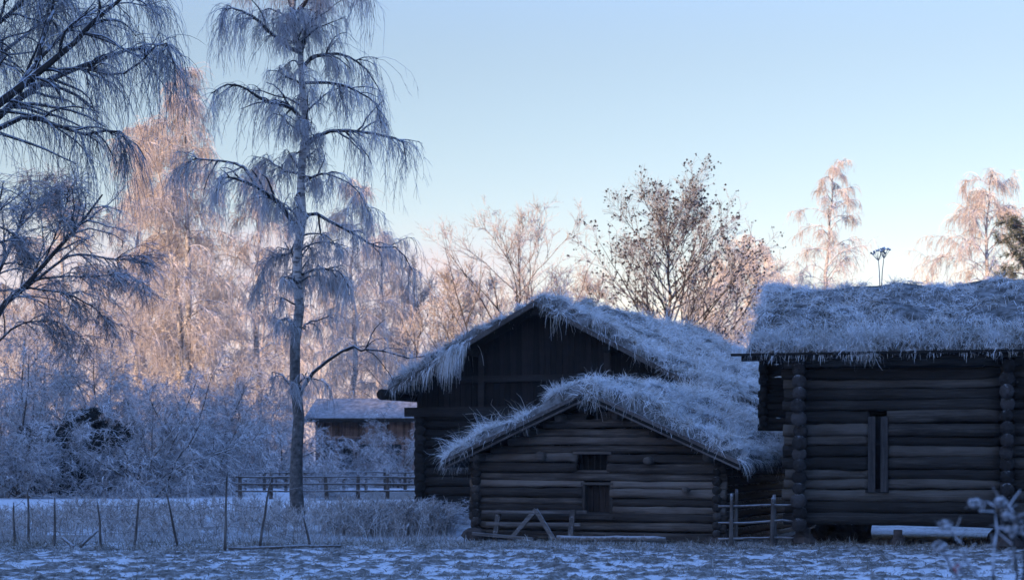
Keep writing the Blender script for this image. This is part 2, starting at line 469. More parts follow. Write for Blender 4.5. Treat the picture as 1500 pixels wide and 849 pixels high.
def turf_roof(root, axis, ac, hl, hr, r0, r1, zr, slope, seed, thick=.17, dens=14, nper=60, gl=(.22, .5), W=.011, deck=None, dens_left=1.0, eave_hang=.3):
    """saddle roof; axis 'y': ridge runs along local y, 'x': along local x. a = across, r = along the ridge"""
    rng = np.random.default_rng(seed)
    def pos(a, r, z):
        return np.stack([a, r, z], -1) if axis == 'y' else np.stack([r, a, z], -1)
    deck = deck or M['tar_h']
    # boards under the turf
    mb = MB()
    a = np.array([ac - hl, ac, ac + hr]); zt = zr - slope * np.abs(a - ac)
    for (i, j) in ((0, 1), (1, 2)):
        q = []
        for rr in (r0, r1):
            for (k) in (i, j):
                q.append(pos(a[k], rr, zt[k])); q.append(pos(a[k], rr, zt[k] - .07))
        q = np.array(q)
        mb.add(q, [[0, 2, 6, 4], [1, 5, 7, 3], [0, 1, 3, 2], [4, 6, 7, 5], [0, 4, 5, 1], [2, 3, 7, 6]])
    roof = mb.build('roof', deck, root)
    # turf slab
    na, nr = 61, 81
    e = .03
    av = np.concatenate([np.linspace(ac - hl + e, ac, na // 2, endpoint=False), np.linspace(ac, ac + hr - e, na // 2 + 1)])
    rv = np.linspace(r0 + e, r1 - e, nr)
    AA, RR = np.meshgrid(av, rv)
    base = zr - slope * np.abs(AA - ac)
    edge = np.minimum.reduce([(AA - av[0]) / .13, (av[-1] - AA) / .13, (RR - rv[0]) / .13, (rv[-1] - RR) / .13, np.ones_like(AA)])
    edge = np.sqrt(np.clip(edge, 0, 1))
    def lump(A_, R__): return (fbm(A_, R__, .8, seed, 3) - .35) * .42
    hh = .012 + edge * (thick + lump(AA, RR)) - np.exp(-((AA - ac) / .25) ** 2) * .07
    mb = MB(); idx = np.arange(AA.size).reshape(AA.shape)
    mb.add(pos(AA, RR, base + np.maximum(hh, .012)), np.stack([idx[:-1, :-1], idx[:-1, 1:], idx[1:, 1:], idx[1:, :-1]], -1).reshape(-1, 4))
    turf = mb.build('turf', M['turf'], roof, True)
    # frosted grass
    mb = MB()
    area = (hl + hr) * (r1 - r0)
    N = int(area * dens)
    ca = ac - hl + (hl + hr) * rng.random(N); cr = r0 + (r1 - r0) * rng.random(N)
    keep = (ca > ac) | (rng.random(N) < dens_left); ca = ca[keep]; cr = cr[keep]; N = len(ca)
    s = np.sign(ca - ac)
    ed = np.clip(np.minimum.reduce([(ca - ac + hl) / .13, (ac + hr - ca) / .13, (cr - r0) / .13, (r1 - cr) / .13]), 0, 1)
    z = zr - slope * np.abs(ca - ac) + .01 + np.sqrt(ed) * (thick + lump(ca, cr)) - .03
    g1 = fbm(ca, cr, .8, seed + 5, 2); g2 = vnoise(ca, cr, 1.1, seed + 9) - .5; g3 = vnoise(ca, cr, 1.3, seed + 11) - .5
    cs, sn = 1 / math.hypot(1, slope), slope / math.hypot(1, slope)
    lean = pos(s * cs * .45, g2 * 1.3, .6 - .45 * sn + 0 * s) + pos(g3 * .8, 0 * s, 0 * s)
    L = gl[0] + (gl[1] - gl[0]) * np.clip(g1 * 1.7 - .35, 0, 1) * np.exp(.35 * rng.normal(size=N))
    jit = rng.normal(size=(N, 3)) * .38; jit[:, 2] *= .4
    half = rng.random(N) < .5
    for hsel, sp, flr in ((half, .10, .75), (~half, .05, .5)):
        tufts(mb, rng, pos(ca, cr, z)[hsel], (lean + jit)[hsel], L[hsel], nper, W, sp, flr, 1.5, 5, .28)
    n = int((hl + hr) * 11)      # a shaggy lip of tufts along the gable edge and the eaves
    aa = ac - hl + (hl + hr) * rng.random(n); rr = r0 + .10 + .28 * rng.random(n)
    n2 = int((r1 - r0) * 10); aa = np.concatenate([aa, ac + hr - .02 - .25 * rng.random(n2)]); rr = np.concatenate([rr, r0 + (r1 - r0) * rng.random(n2)])
    if axis == 'x': aa = ac * 2 - aa
    sg = np.sign(aa - ac); e_ = np.minimum(np.clip(np.minimum(rr - r0, np.minimum(ac + hr - aa, aa - ac + hl)) / .13, 0, 1), 1)
    zz = zr - slope * np.abs(aa - ac) + np.sqrt(e_) * (thick + lump(aa, rr)) - .02
    tufts(mb, rng, pos(aa, rr, zz), pos(sg * .15, (.25 if axis == 'y' else -.15) + .2 * rng.normal(size=len(aa)), .8 + 0 * aa), gl[0] * .8 + (gl[1] - gl[0]) * rng.random(len(aa)) * .5, int(nper * .8), W, .05, .45, 1.3, 5, .25)
    n = int(area * 4)            # single taller dead stems, bent over
    aa = ac - hl + (hl + hr) * rng.random(n); rr = r0 + (r1 - r0) * rng.random(n)
    zz = zr - slope * np.abs(aa - ac) + thick * .8
    blades(mb, rng, pos(aa, rr, zz), norm(pos(rng.normal(size=n) * .5, rng.normal(size=n) * .5, 1 + 0 * aa)), .2 + .38 * rng.random(n), W * .8, 1.6 * rng.random(n), 6, .14)
    # ragged hanging fringe along eaves and gable edges
    for (kind, n) in (('el', 90 * (r1 - r0)), ('er', 90 * (r1 - r0)), ('v', (14 if axis == 'y' else 60) * (hl + hr)), ('w', 40 * (hl + hr))):
        n = int(n)
        if kind in ('el', 'er'):
            sg = -1 if kind == 'el' else 1
            aa = np.full(n, ac - hl + .05 if sg < 0 else ac + hr - .05) + rng.normal(size=n) * .05; rr = r0 + (r1 - r0) * rng.random(n)
            d = pos(np.full(n, sg * .8), rng.normal(size=n) * .35, rng.normal(size=n) * .3 + .1)
        else:
            sg = -1 if kind == 'v' else 1
            rr = np.full(n, r0 + .06 if sg < 0 else r1 - .06) + rng.normal(size=n) * .05; aa = ac - hl + (hl + hr) * rng.random(n)
            d = pos(np.sign(aa - ac) * .45 + rng.normal(size=n) * .35, np.full(n, sg * .55), rng.normal(size=n) * .35 + .35)
        zz = zr - slope * np.abs(aa - ac) + .02 + .08 * rng.random(n)
        l = (eave_hang * (.3 + 1.0 * vnoise(aa * 3 + rr, rr * 0, .5, seed + 3) ** 1.5 + .3 * rng.random(n)))
        blades(mb, rng, pos(aa, rr, zz), norm(d), l, W * (.6 + .8 * rng.random(n)), 2.4, 5)
    gr = mb.build('turf_grass', M['grass_roof'], roof)
    gr['kind'] = 'stuff'
    return roof, pos

# ================================================================== SMALL BARN
rng = np.random.default_rng(11)
Y24 = R_(24)
W1, L1, ZR, SL = 4.94, 7.1, 2.83, .44
barn = empty('log_barn', (-.67, 32.5, 0), -Y24, 'low grey log barn with its plank hatch in the gable and shaggy frosted turf roof', 'barn')
# openings in the gable: (x0, x1, z0, z1)
OPEN = [(2.12, 2.76, 1.37, 1.70), (2.26, 2.82, .50, 1.10), (2.33, 2.62, 2.38, 2.47)]
gw = MB(); z = .14; xc = W1 / 2
rows = []
while z < ZR - .12:
    r = .074 + .024 * rng.random(); z += r * .97; rows.append((z - .075, r)); z += r * .97
for (z, r) in rows:
    half = min((ZR - .10 - z) / SL, xc)
    x0, x1 = xc - half, xc + half
    if half >= xc - .01: x0 -= .13 + .04 * rng.random(); x1 += .13 + .04 * rng.random()
    cuts = sorted([(o[0], o[1]) for o in OPEN if o[2] < z + r * .35 and o[3] > z - r * .35])
    segs = []; cur = x0
    for c0, c1 in cuts:
        if c0 > cur: segs.append((cur, c0))
        cur = max(cur, c1)
    segs.append((cur, x1))
    dy = rng.normal() * .012
    for s0, s1 in segs:
        if s1 - s0 > .12: log_row(gw, (s0, dy, z), (s1, dy, z), r, rng, 14, 12, .9)
gw.build('gable_wall', M['log'], barn, True)
sw = MB()
for xx in (0, W1):
    z = .05
    while z < 1.66:
        r = .08 + .012 * rng.random()
        log_row(sw, (xx, -.13 - .03 * rng.random(), z), (xx, L1 + .2, z), r * .95, rng); z += r * 1.86
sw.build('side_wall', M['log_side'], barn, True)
bw = MB()
v = [(0, L1, 0), (W1, L1, 0), (W1, L1, 1.7), (xc, L1, ZR - .1), (0, L1, 1.7)]
bw.add(v + [(a, b - .1, c) for a, b, c in v], [[0, 1, 2, 4], [5, 9, 7, 6], [0, 5, 6, 1], [1, 6, 7, 2], [0, 4, 9, 5]])
bw.add([v[2], v[3], v[4]], [[0, 1, 2]])
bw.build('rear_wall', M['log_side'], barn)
def hatch(parent, name, x0, x1, z0, z1, mat, nplank, frame=None, y=.07):
    h = MB(); w = (x1 - x0) / nplank
    for k in range(nplank): h.box((x0 + w * (k + .5), y + .004 * (k % 2), (z0 + z1) / 2), (w - .008, .03, z1 - z0))
    o = h.build(name, mat, parent)
    return o
back = MB(); back.box(((2.0 + 2.9) / 2, .16, 1.4), (1.1, .02, 2.3)); back.build('dark_backing', M['void'], barn)  # near-black sheet standing in for the unlit interior behind the gable openings
# upper barred opening
wn = MB(); wn.box((2.44, .01, 1.715), (.78, .16, .05)); wn.box((2.44, .01, 1.36), (.74, .16, .04))
win = wn.build('window', M['log'], barn)
br = MB()
for k in range(5): br.box((2.19 + .125 * k, .07, 1.537), (.022, .022, .31))
br.build('bars', M['tar_h'], win)
door = hatch(barn, 'hatch', 2.30, 2.80, .5, 1.1, M['plank'], 4)
fr = MB(); fr.box((2.27, .02, .8), (.06, .17, .62)); fr.box((2.83, .02, .8), (.06, .17, .62)); fr.box((2.55, .01, 1.125), (.66, .19, .05)); fr.box((2.46, -.04, .475), (.86, .2, .05))
fr.build('hatch_frame', mat_logs('dark hatch frame', (.025, .02, .016), (.07, .055, .045), 0, 2), door)
# purlin ends under the verge, log pegs
pu = MB()
for xx in (xc, xc - .62, xc + .55, xc - 1.25, xc + 1.3, .12, W1 - .12):
    zz = ZR - SL * abs(xx - xc) - .17
    log_row(pu, (xx, -.42 + .12 * rng.random(), zz), (xx, L1 + .35, zz), .085, rng)
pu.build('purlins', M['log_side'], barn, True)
for (xx, zz, r) in ((1.42, 1.64, .085), (3.62, 1.56, .08), (4.36, 1.02, .05)):
    pg = MB(); log_row(pg, (xx, -.26, zz), (xx, .15, zz), r, rng); pg.build('crosslog_end', M['log'], barn, True)
# barge boards
bb = MB()
for sg in (-1, 1):
    for (yy, th) in ((-.46, .035), (-.42, .05)):
        a = np.array([xc, yy, ZR + .0 + (.03 if th < .04 else -.05)]); b = np.array([xc + sg * 3.02, yy, a[2] - SL * 3.02])
        bb.beam(a, b, th, .07 if th < .04 else .11)
bb.build('barge_boards', M['board'], barn)
roof, pos = turf_roof(barn, 'y', xc, 3.05, 3.0, -.45, L1 + .45, ZR, SL, 41, .22, 21, 110, (.10, .46), .0085, None, .9, .3)
# stone under the near corner
for c_, r_ in (((.0, -.16, .08), (.27, .2, .17)), ((W1, -.05, .03), (.3, .25, .14))):
    st = MB(); st.blob(c_, r_, rng, .12, 6, 10); st.build('corner_stone', M['stone'], barn)

# ================================================================== BIG DARK BARN
rng = np.random.default_rng(12)
W2, L2, ZR2, SL2 = 7.0, 13.0, 5.49, .52
big = empty('hay_barn', (-2.36, 43.5, 0), -Y24, 'tall dark tarred barn behind the low log barn, with broad gable', 'barn')
xc2 = W2 / 2
def gable_prism(mb, x0, x1, z0, ztop, y0, y1, inset=.06):
    """pentagon wall block under the roof"""
    def prof(x): return ZR2 - inset - SL2 * abs(x - xc2)
    p = [(x0, z0), (x1, z0), (x1, min(prof(x1), ztop)), (xc2, prof(xc2)), (x0, min(prof(x0), ztop))]
    v = [(a, y0, b) for a, b in p] + [(a, y1, b) for a, b in p]
    mb.add(v, [[0, 1, 6, 5], [1, 2, 7, 6], [4, 0, 5, 9]]); mb.add(v, [[0, 4, 3], [0, 3, 2], [0, 2, 1], [5, 8, 9], [5, 7, 8], [5, 6, 7]])
lw = MB()
z = .2
while z < 2.7:
    r = .13 + .012 * rng.random()
    log_row(lw, (-.2, 0, z), (W2 + .2, 0, z), r, rng); log_row(lw, (0, -.2, z + .1), (0, L2, z + .1), r, rng); log_row(lw, (W2, -.2, z + .1), (W2, L2, z + .1), r, rng)
    z += r * 1.85
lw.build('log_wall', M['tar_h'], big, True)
uw = MB(); gable_prism(uw, -.2, W2 + .2, 2.75, 9, .06, L2 - .06)
n = 46
for k in range(n):
    x = -.2 + (W2 + .4) * (k + .5) / n; zt = ZR2 - .1 - SL2 * abs(x - xc2)
    if zt > 2.9: uw.box((x, .03 + .012 * rng.random(), (2.8 + zt) / 2), (.15, .03, zt - 2.8))
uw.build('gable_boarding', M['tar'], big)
bm2 = MB()
bm2.beam((-.45, -.12, 2.78), (W2 + .45, -.12, 2.78), .2, .24)
bm2.beam((.9, -.05, 3.62), (W2 - .9, -.05, 3.62), .1, .17); bm2.beam((1.75, -.06, 2.9), (1.75, -.06, 4.3), .16, .1, (0, 1, 0)); bm2.beam((W2 - 1.75, -.06, 2.9), (W2 - 1.75, -.06, 4.3), .16, .1, (0, 1, 0))
bm2.build('timber_frame', mat_logs('tarred frame', (.012, .010, .009), (.028, .024, .021), 0, 0), big)
bg = MB()
for sg in (-1, 1):
    a = np.array([xc2, -.62, ZR2 + .0]); b = np.array([xc2 + sg * 4.4, -.62, ZR2 - SL2 * 4.4])
    bg.beam(a, b, .05, .12)
bg.build('barge_boards', M['board'], big)
el = MB()
for xx in (xc2 - 4.3, xc2 + 4.3):
    log_row(el, (xx, -.85, ZR2 - SL2 * 4.3 - .02), (xx, L2 + .5, ZR2 - SL2 * 4.3 - .02), .13, rng)
for xx in (xc2, xc2 - 1.9, xc2 + 1.9, xc2 - 3.6, xc2 + 3.6):
    zz = ZR2 - SL2 * abs(xx - xc2) - .2; log_row(el, (xx, -.55, zz), (xx, 1.0, zz), .11, rng)
el.build('roof_logs', M['tar_h'], big, True)
roof2, _ = turf_roof(big, 'y', xc2, 4.37, 4.4, -.6, L2 + .5, ZR2, SL2, 42, .22, 12, 90, (.14, .5), .0115, None, .5, .28)
# long grass hanging over the verge at the gable
hg = MB(); n = 620
xx = 1.05 + .28 * rng.normal(size=n); zz = ZR2 - SL2 * np.abs(xx - xc2) + .05 + .1 * rng.random(n)
d = norm(np.stack([rng.normal(size=n) * .2 - .1, -.5 + rng.normal(size=n) * .2, .2 + rng.normal(size=n) * .2], 1))
blades(hg, rng, np.stack([xx, -.55 + rng.normal(size=n) * .05, zz], 1), d, 1.25 * np.exp(-((xx - 1.3) / .26) ** 2) * (.4 + .6 * rng.random(n)) + .15, .016, 4.5, 7, .05)
n = 260; xx = -.6 + 1.6 * rng.random(n); zz = ZR2 - SL2 * np.abs(xx - xc2) + .03
d = norm(np.stack([rng.normal(size=n) * .3 - .3, -.6 + rng.normal(size=n) * .2, .1 + rng.normal(size=n) * .3], 1))
blades(hg, rng, np.stack([xx, -.55 + rng.normal(size=n) * .05, zz], 1), d, (.2 + .5 * rng.random(n)) * (.4 + vnoise(xx, xx * 0, .4, 3)), .016, 4, 6, .05)
o = hg.build('hanging_grass', M['grass_roof'], roof2); o['kind'] = 'stuff'
# bushy grass on the left half of the roof
hg = MB(); n = 60
ca = xc2 - 4.2 + 2.2 * rng.random(n); cr = -.5 + 2.5 * rng.random(n)
tufts(hg, rng, np.stack([ca, cr, ZR2 - SL2 * np.abs(ca - xc2) + .18], 1), np.stack([-.25 + 0 * ca, 0 * ca, 1 + 0 * ca], 1), .3 + .4 * rng.random(n), 70, .011, .12, .5, 1.0, 5, .2)
o = hg.build('tall_roof_grass', M['grass_roof'], roof2); o['kind'] = 'stuff'

# ================================================================== STOREHOUSE
rng = np.random.default_rng(13)
Y16 = R_(16)
SX, SY = 5.28, 30.0
FL, WT, WS, DS = .39, 3.46, 8.0, 4.6
store = empty('storehouse', (SX, SY, 0), -Y16, 'dark log storehouse raised on stone and timber feet, with narrow slatted window', 'building')
fw = MB(); z = FL + .1
zs = []
while z < WT - .02:
    r = .086 + .034 * rng.random(); z += r * .97; zs.append((z - .1, r)); z += r * .97
OP = (1.24, 1.56, 1.02, 2.36)
for (z, r) in zs:
    dy = rng.normal() * .014
    segs = [(-.26 - .08 * rng.random(), 3.5), (3.75, WS)]
    if OP[2] < z + r * .3 and OP[3] > z - r * .3: segs = [(segs[0][0], OP[0]), (OP[1], 3.5), segs[1]]
    for a, b in segs: log_row(fw, (a, dy, z), (b, dy, z), r, rng, 14, 12, .92)
    log_row(fw, (3.42, dy, z), (3.9, dy, z), r * .8, rng)
fw.build('front_wall', M['log_dark'], store, True)
cw = MB()
for xx in (0, 3.62):
    z = FL + .02
    while z < WT:
        r = .112 + .02 * rng.random()
        log_row(cw, (xx + rng.normal() * .012, -.3 - .12 * rng.random(), z), (xx, DS, z), r, rng); z += r * 1.75
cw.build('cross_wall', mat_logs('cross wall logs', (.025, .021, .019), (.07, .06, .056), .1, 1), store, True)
rw = MB(); rw.box((WS / 2, DS, (FL + WT) / 2), (WS, .2, WT - FL)); rw.box((WS - .1, DS / 2, (FL + WT) / 2 - .003), (.18, DS - .25, WT - FL - .006)); rw.box((WS / 2, DS / 2, FL + .06), (WS - .5, DS - .3, .08))
rw.build('rear_wall', M['log_dark'], store)
gal = MB(); z = 2.2
while z < WT:
    r = .062 + .01 * rng.random()
    log_row(gal, (-.86 - .05 * rng.random(), 1.0, z), (-.1, 1.0, z), r, rng); log_row(gal, (-.78, .86, z + .05), (-.78, 2.3, z + .05), r, rng); z += r * 1.85
gal.build('gallery_wall', M['tar_h'], store, True)
ww = MB(); ww.box((1.40, -.10, 1.69), (.0, 0, 0)) if False else None
ww.box((1.285, -.115, 1.69), (.125, .05, 1.36)); ww.box((1.505, -.12, 1.69), (.125, .05, 1.36))
win = ww.build('window', mat_logs('window boards', (.028, .025, .023), (.07, .06, .055), .2, 2), store)
wd = MB(); wd.box((1.40, .1, 1.69), (.34, .03, 1.36)); wd.build('opening', M['void'], win)
wb = MB(); wb.box((1.40, -.07, 1.88), (.34, .05, .05)); wb.build('crossbar', M['tar_h'], win)
wb = MB(); wb.box((1.38, -.075, 1.03), (.42, .06, .06)); wb.build('sill', M['tar_h'], win)
# eave log and fascia
ev = MB(); ev.beam((-1.2, -.50, WT + .035), (WS + .5, -.50, WT + .035), .09, .045)
ev.beam((-1.02, -.42, WT - .03), (WS + .5, -.42, WT - .03), .04, .10)
ev.build('eave_board', M['tar_h'], store)
EA = 2.3 + .45; ZR3 = WT + .49 * EA
roof3, _ = turf_roof(store, 'x', 2.3, EA, EA, -.95, WS + .5, ZR3, .49, 43, .20, 20, 100, (.09, .36), .0085, None, 1.0, .16)
fr = MB(); n = 5200
xx = -.9 + (WS + 1.2) * rng.random(n); yy = -.42 + .34 * rng.random(n)
zz = ZR3 - .49 * np.abs(yy - 2.3) + .06 + .12 * (yy + .42) / .34
d = norm(np.stack([rng.normal(size=n) * .22, -.25 + rng.normal(size=n) * .2, .9 + 0 * xx], 1))
blades(fr, rng, np.stack([xx, yy, zz], 1), d, .2 + .3 * vnoise(xx, yy, .35, 5) + .1 * rng.random(n), .011, 1.6, 5)
n = 110
xx = -.8 + (WS + 1) * rng.random(n)
blades(fr, rng, np.stack([xx, np.full(n, -.5), np.full(n, WT + .06)], 1), norm(np.stack([rng.normal(size=n) * .2, np.full(n, -.6), rng.normal(size=n) * .2], 1)), .06 + .2 * rng.random(n) ** 2, .010, 6, 5)
o = fr.build('eave_grass', M['grass_roof'], roof3); o['kind'] = 'stuff'
for (xx, yy, w) in ((.05, .0, .34), (.05, DS, .34), (1.74, .02, .2), (3.62, .0, .4), (3.62, DS, .4), (WS, .1, .4)):
    ft = MB(); ft.box((xx, yy, FL / 2 - .03), (w * .75, w * .8, FL - .06)); ft.blob((xx, yy, .08), (w * .7, w * .7, .17), rng, .2, 6, 9); ft.build('footing', M['stone'], store)
for (xa, xb) in ((.2, 1.2), (3.5, 7.6)):
    ft = MB()      # dry stone plinth walls set back under the floor
    for k in range(int((xb - xa) / .16)):
        ft.blob((xa + .16 * k + rng.normal() * .03, 1.2 + rng.normal() * .06, .12 + .12 * (k % 2)), (.2, .2, .2), rng, .25, 6, 9)
    ft.build('plinth', M['stone'], store)

# seed heads on the storehouse roof
rng = np.random.default_rng(14)
sh = empty('dried_flower_stalks', tuple(np.array([SX, SY, 0]) + np.array([math.cos(Y16) * 1.3 + math.sin(Y16) * 2.3, -math.sin(Y16) * 1.3 + math.cos(Y16) * 2.3, ZR3 + .12])), 0,
           'two tall dried umbel seed heads standing on the storehouse roof ridge', 'plant')
stm = MB(); hd = MB()
for (dx, top) in ((-.04, .66), (.07, .70)):
    stm.tubes(np.array([[0 + dx * .2, 0, -.15], [dx * .5, 0, .3], [dx, .01, top - .12]]), np.array([.012, .009, .007]), 5)
    n = 11
    d = norm(np.stack([rng.normal(size=n) * .45, rng.normal(size=n) * .45, np.ones(n)], 1))
    S = grow(rng, np.tile([dx, .01, top - .14], (n, 1)), d, .2, 4, -.3, .03); stm.tubes(S, taper(np.full(n, .006), 4, .6), 3)
    for s in S[:, -1]: hd.blob(s, (.024, .024, .02), rng, .35, 4, 6)
stm.build('stalk', M['twig_dark'], sh); hd.build('seed_head', M['twig_shrub'], sh)

# ================================================================== SMALL WOODEN THINGS
rng = np.random.default_rng(15)
def barnw(x, y, z): # point in small-barn coordinates -> world
    return (-.67 + x * math.cos(Y24) + y * math.sin(Y24), 32.5 - x * math.sin(Y24) + y * math.cos(Y24), z)
hur = empty('wooden_gate', barnw(.45, -.42, 0), -Y24, 'old wooden gate with crossed braces leaning on the log barn gable', 'gate')
def part_bars(name, bars, parent, mat, w=.07, h=.05):
    for a, b in bars:
        m = MB(); m.beam(a, b, w, h, (0, 1, 0)); m.build(name, mat, parent)
tl = .16   # lean
part_bars('post', [((.1, 0, .0), (.12, tl, .60)), ((1.68, 0, .0), (1.68, tl, .62))], hur, M['post'], .1, .06)
part_bars('brace', [((.42, -.05, .0), (.93, tl - .06, .62)), ((1.42, -.05, -.02), (.93, tl - .062, .615))], hur, M['rail'], .08, .05)
part_bars('rail', [((-.2, .07, .56), (1.95, tl + .035, .585)), ((-.35, -.06, .14), (.95, -.1, .06)), ((-.1, .05, .33), (1.85, .1, .35))], hur, M['rail'], .055, .05)

pl = MB()
a = np.array(barnw(2.0, -.75, .10)); b = np.array(barnw(4.1, -.6, .11))
log_row(pl, a, b, .055, rng); tag(pl.build('fallen_pole', M['rail'], None, True), 'weathered pole lying in grass before the barn gable', 'pole')
pl = MB(); a = pw(335, 809, 28.6); b = pw(500, 806, 29.2); a[2] = .05; b[2] = .06
log_row(pl, a, b, .026, rng); tag(pl.build('fallen_pole', M['rail'], None, True), 'thin pole lying on the snow below the tall birch', 'pole')

fn = empty('rail_fence', (0, 0, 0), 0, 'short rail fence closing the gap between log barn and storehouse', 'fence')
for (px, top) in ((1070, 722), (1078, 716), (1130, 728), (1137, 724)):
    m = MB(); Yf = 29.85; p = pw(px, 700, Yf)
    P = spline([(p[0], Yf + (.07 if px in (1078, 1137) else -.05), -.1), (p[0] + .02 * rng.normal(), Yf + (.05 if px in (1078, 1137) else -.04), CAMH - (top - HOR) / F * Yf)], 6)
    m.tubes(P, np.linspace(.045, .03, 6), 7, True); m.build('post', M['post'], fn, True)
for zz in (.74, .44, .14):
    m = MB(); log_row(m, (pw(1052, 0, 29.85)[0], 29.86, zz), (pw(1162, 0, 29.85)[0], 29.84, zz + .02), .022, rng, 8, 6); m.build('rail', M['rail'], fn, True)

# wire fence along the field
wf = empty('wire_fence', (0, 0, 0), 0, 'sagging wire fence on thin leaning stakes along the snowy field', 'fence')
stakes = [(20, 735, 22, 800, 31), (40, 712, 42, 802, 31), (80, 728, 80, 806, 30.0), (142, 730, 148, 806, 30.0), (203, 730, 196, 806, 30.2), (243, 715, 261, 804, 30.2), (333, 690, 330, 813, 28.6), (397, 700, 379, 808, 29), (444, 755, 458, 807, 29.2)]
tops = []
for (x1, y1, x0, y0, Yd) in stakes:
    a = pw(x0, y0, Yd); a[2] = -.05; b = pw(x1, y1, Yd + .1)
    m = MB(); P = jitter(rng, spline([a, b], 7), .006); m.tubes(P, np.linspace(.027, .014, 7), 6, True); m.build('stake', M['post'], wf, True)
    tops.append((a, b))
for f_ in (.35, .62, .88):
    m = MB()
    for (a0, b0), (a1, b1) in zip(tops[:-1], tops[1:]):
        p = a0 + (b0 - a0) * f_; q = a1 + (b1 - a1) * f_
        if abs(q[2] - p[2]) > .5: q[2] = p[2]
        mid = (p + q) / 2; mid[2] -= .04
        m.tubes(spline([p, mid, q], 6), np.full(6, .005), 3)
    m.build('wire', M['wire'], wf)
for (pts, lab) in (([(118, 803), (143, 776)], 'pale broken stick leaning on a fence stake, slanting up right'), ([(108, 800), (92, 787)], 'short pale stick lying at the foot of the wire fence')):
    m = MB(); a = pw(*pts[0], 29.6); b = pw(*pts[1], 29.9); a[2] = .0 + .02
    log_row(m, a, b, .028, rng, 6, 6); tag(m.build('stick', M['rail'], None, True), lab, 'stick')

# paddock fences by the far house
def paddock(name, px0, px1, Yd, step, ht, label):
    r = empty(name, (0, 0, 0), 0, label, 'fence', 'paddock fences')
    xs_ = np.arange(px0, px1, step)
    for p in xs_:
        m = MB(); x = pw(p, 0, Yd)[0] + rng.normal() * .04
        m.tubes(spline([(x, Yd, -.1), (x + rng.normal() * .04, Yd, ht * (1.02 + .1 * rng.random()))], 4), np.array([.075, .075, .07, .06]), 6, True); m.build('post', M['post'], r, True)
    for zz in (.3, .58, .85):
        m = MB(); log_row(m, (pw(px0 - 6, 0, Yd)[0], Yd - .09, zz * ht), (pw(px1, 0, Yd)[0], Yd - .09, zz * ht), .035, rng, 16, 5); m.build('rail', M['post'], r, True)
paddock('paddock_fence', 352, 640, 60, 43, .95, 'nearer dark rail fence across the snow before the brown house')
paddock('paddock_fence', 300, 640, 71, 29.5, .95, 'farther rail fence with close posts before the brown house')

# ================================================================== FAR HOUSE
rng = np.random.default_rng(16)
HY_ = 86.0
hx0 = pw(462, 0, HY_)[0]; hw = pw(604, 0, HY_)[0] - hx0
house = empty('farmhouse', (hx0, HY_, 0), R_(-6), 'small brown plank house with frosty roof beyond the paddock fences', 'house')
m = MB(); n = 34
m.box((hw / 2, 2.5, 1.7), (hw - .02, 5, 3.4))
for k in range(n): m.box((hw * (k + .5) / n, -.02 - .012 * (k % 2), 1.7), (hw / n - .012, .03, 3.34))
m.build('wall', M['plankwall'], house)
m = MB(); a, b = -.5, hw + .5; ez, rz_, ey = 3.32, 4.42, -.5
v = [(a, ey, ez), (b, ey, ez), (b, 2.5, rz_), (a, 2.5, rz_), (a, 5.6, ez), (b, 5.6, ez)]
m.add(v + [(x, y, z + .16) for x, y, z in v], [[0, 3, 2, 1], [3, 4, 5, 2], [6, 7, 8, 9], [9, 8, 11, 10], [0, 1, 7, 6], [4, 10, 11, 5], [0, 6, 9, 3], [3, 9, 10, 4], [1, 2, 8, 7], [2, 5, 11, 8]])
hr_ = m.build('roof', mat_noise('frosted old roof', (.12, .12, .125), (.30, .30, .31), 3.5), house)
m = MB(); m.beam((a, ey - .03, ez + .02), (b, ey - .03, ez + .02), .04, .2); m.build('fascia', M['tar_h'], hr_)
for (x, z0, w, hh) in ((.75, 1.1, .8, 1.0), (2.75, 1.1, .8, 1.0), (4.2, 1.1, .8, 1.0)):
    m = MB()
    for (cx, cz, sx, sz) in ((x, z0 - .05, w + .2, .1), (x, z0 + hh + .05, w + .2, .1), (x - w / 2 - .05, z0 + hh / 2, .1, hh), (x + w / 2 + .05, z0 + hh / 2, .1, hh), (x, z0 + hh / 2, .05, hh), (x, z0 + hh / 2, w, .05)): m.box((cx, -.065, cz), (sx, .05, sz))
    f_ = m.build('window', M['plankwall'], house)
    m = MB(); m.box((x, -.045, z0 + hh / 2), (w, .01, hh)); m.build('pane', M['glass'], f_)
m = MB(); m.box((1.75, -.06, 1.0), (.8, .05, 2.0)); dr = m.build('door', M['tar'], house)
m = MB(); m.beam((1.25, -.9, .0), (1.25, -.9, 2.4), .1, .1, (0, 1, 0)); m.beam((2.25, -.9, .0), (2.25, -.9, 2.4), .1, .1, (0, 1, 0)); m.box((1.75, -.55, 2.46), (1.3, 1.0, .12)); m.build('porch', M['plankwall'], house)

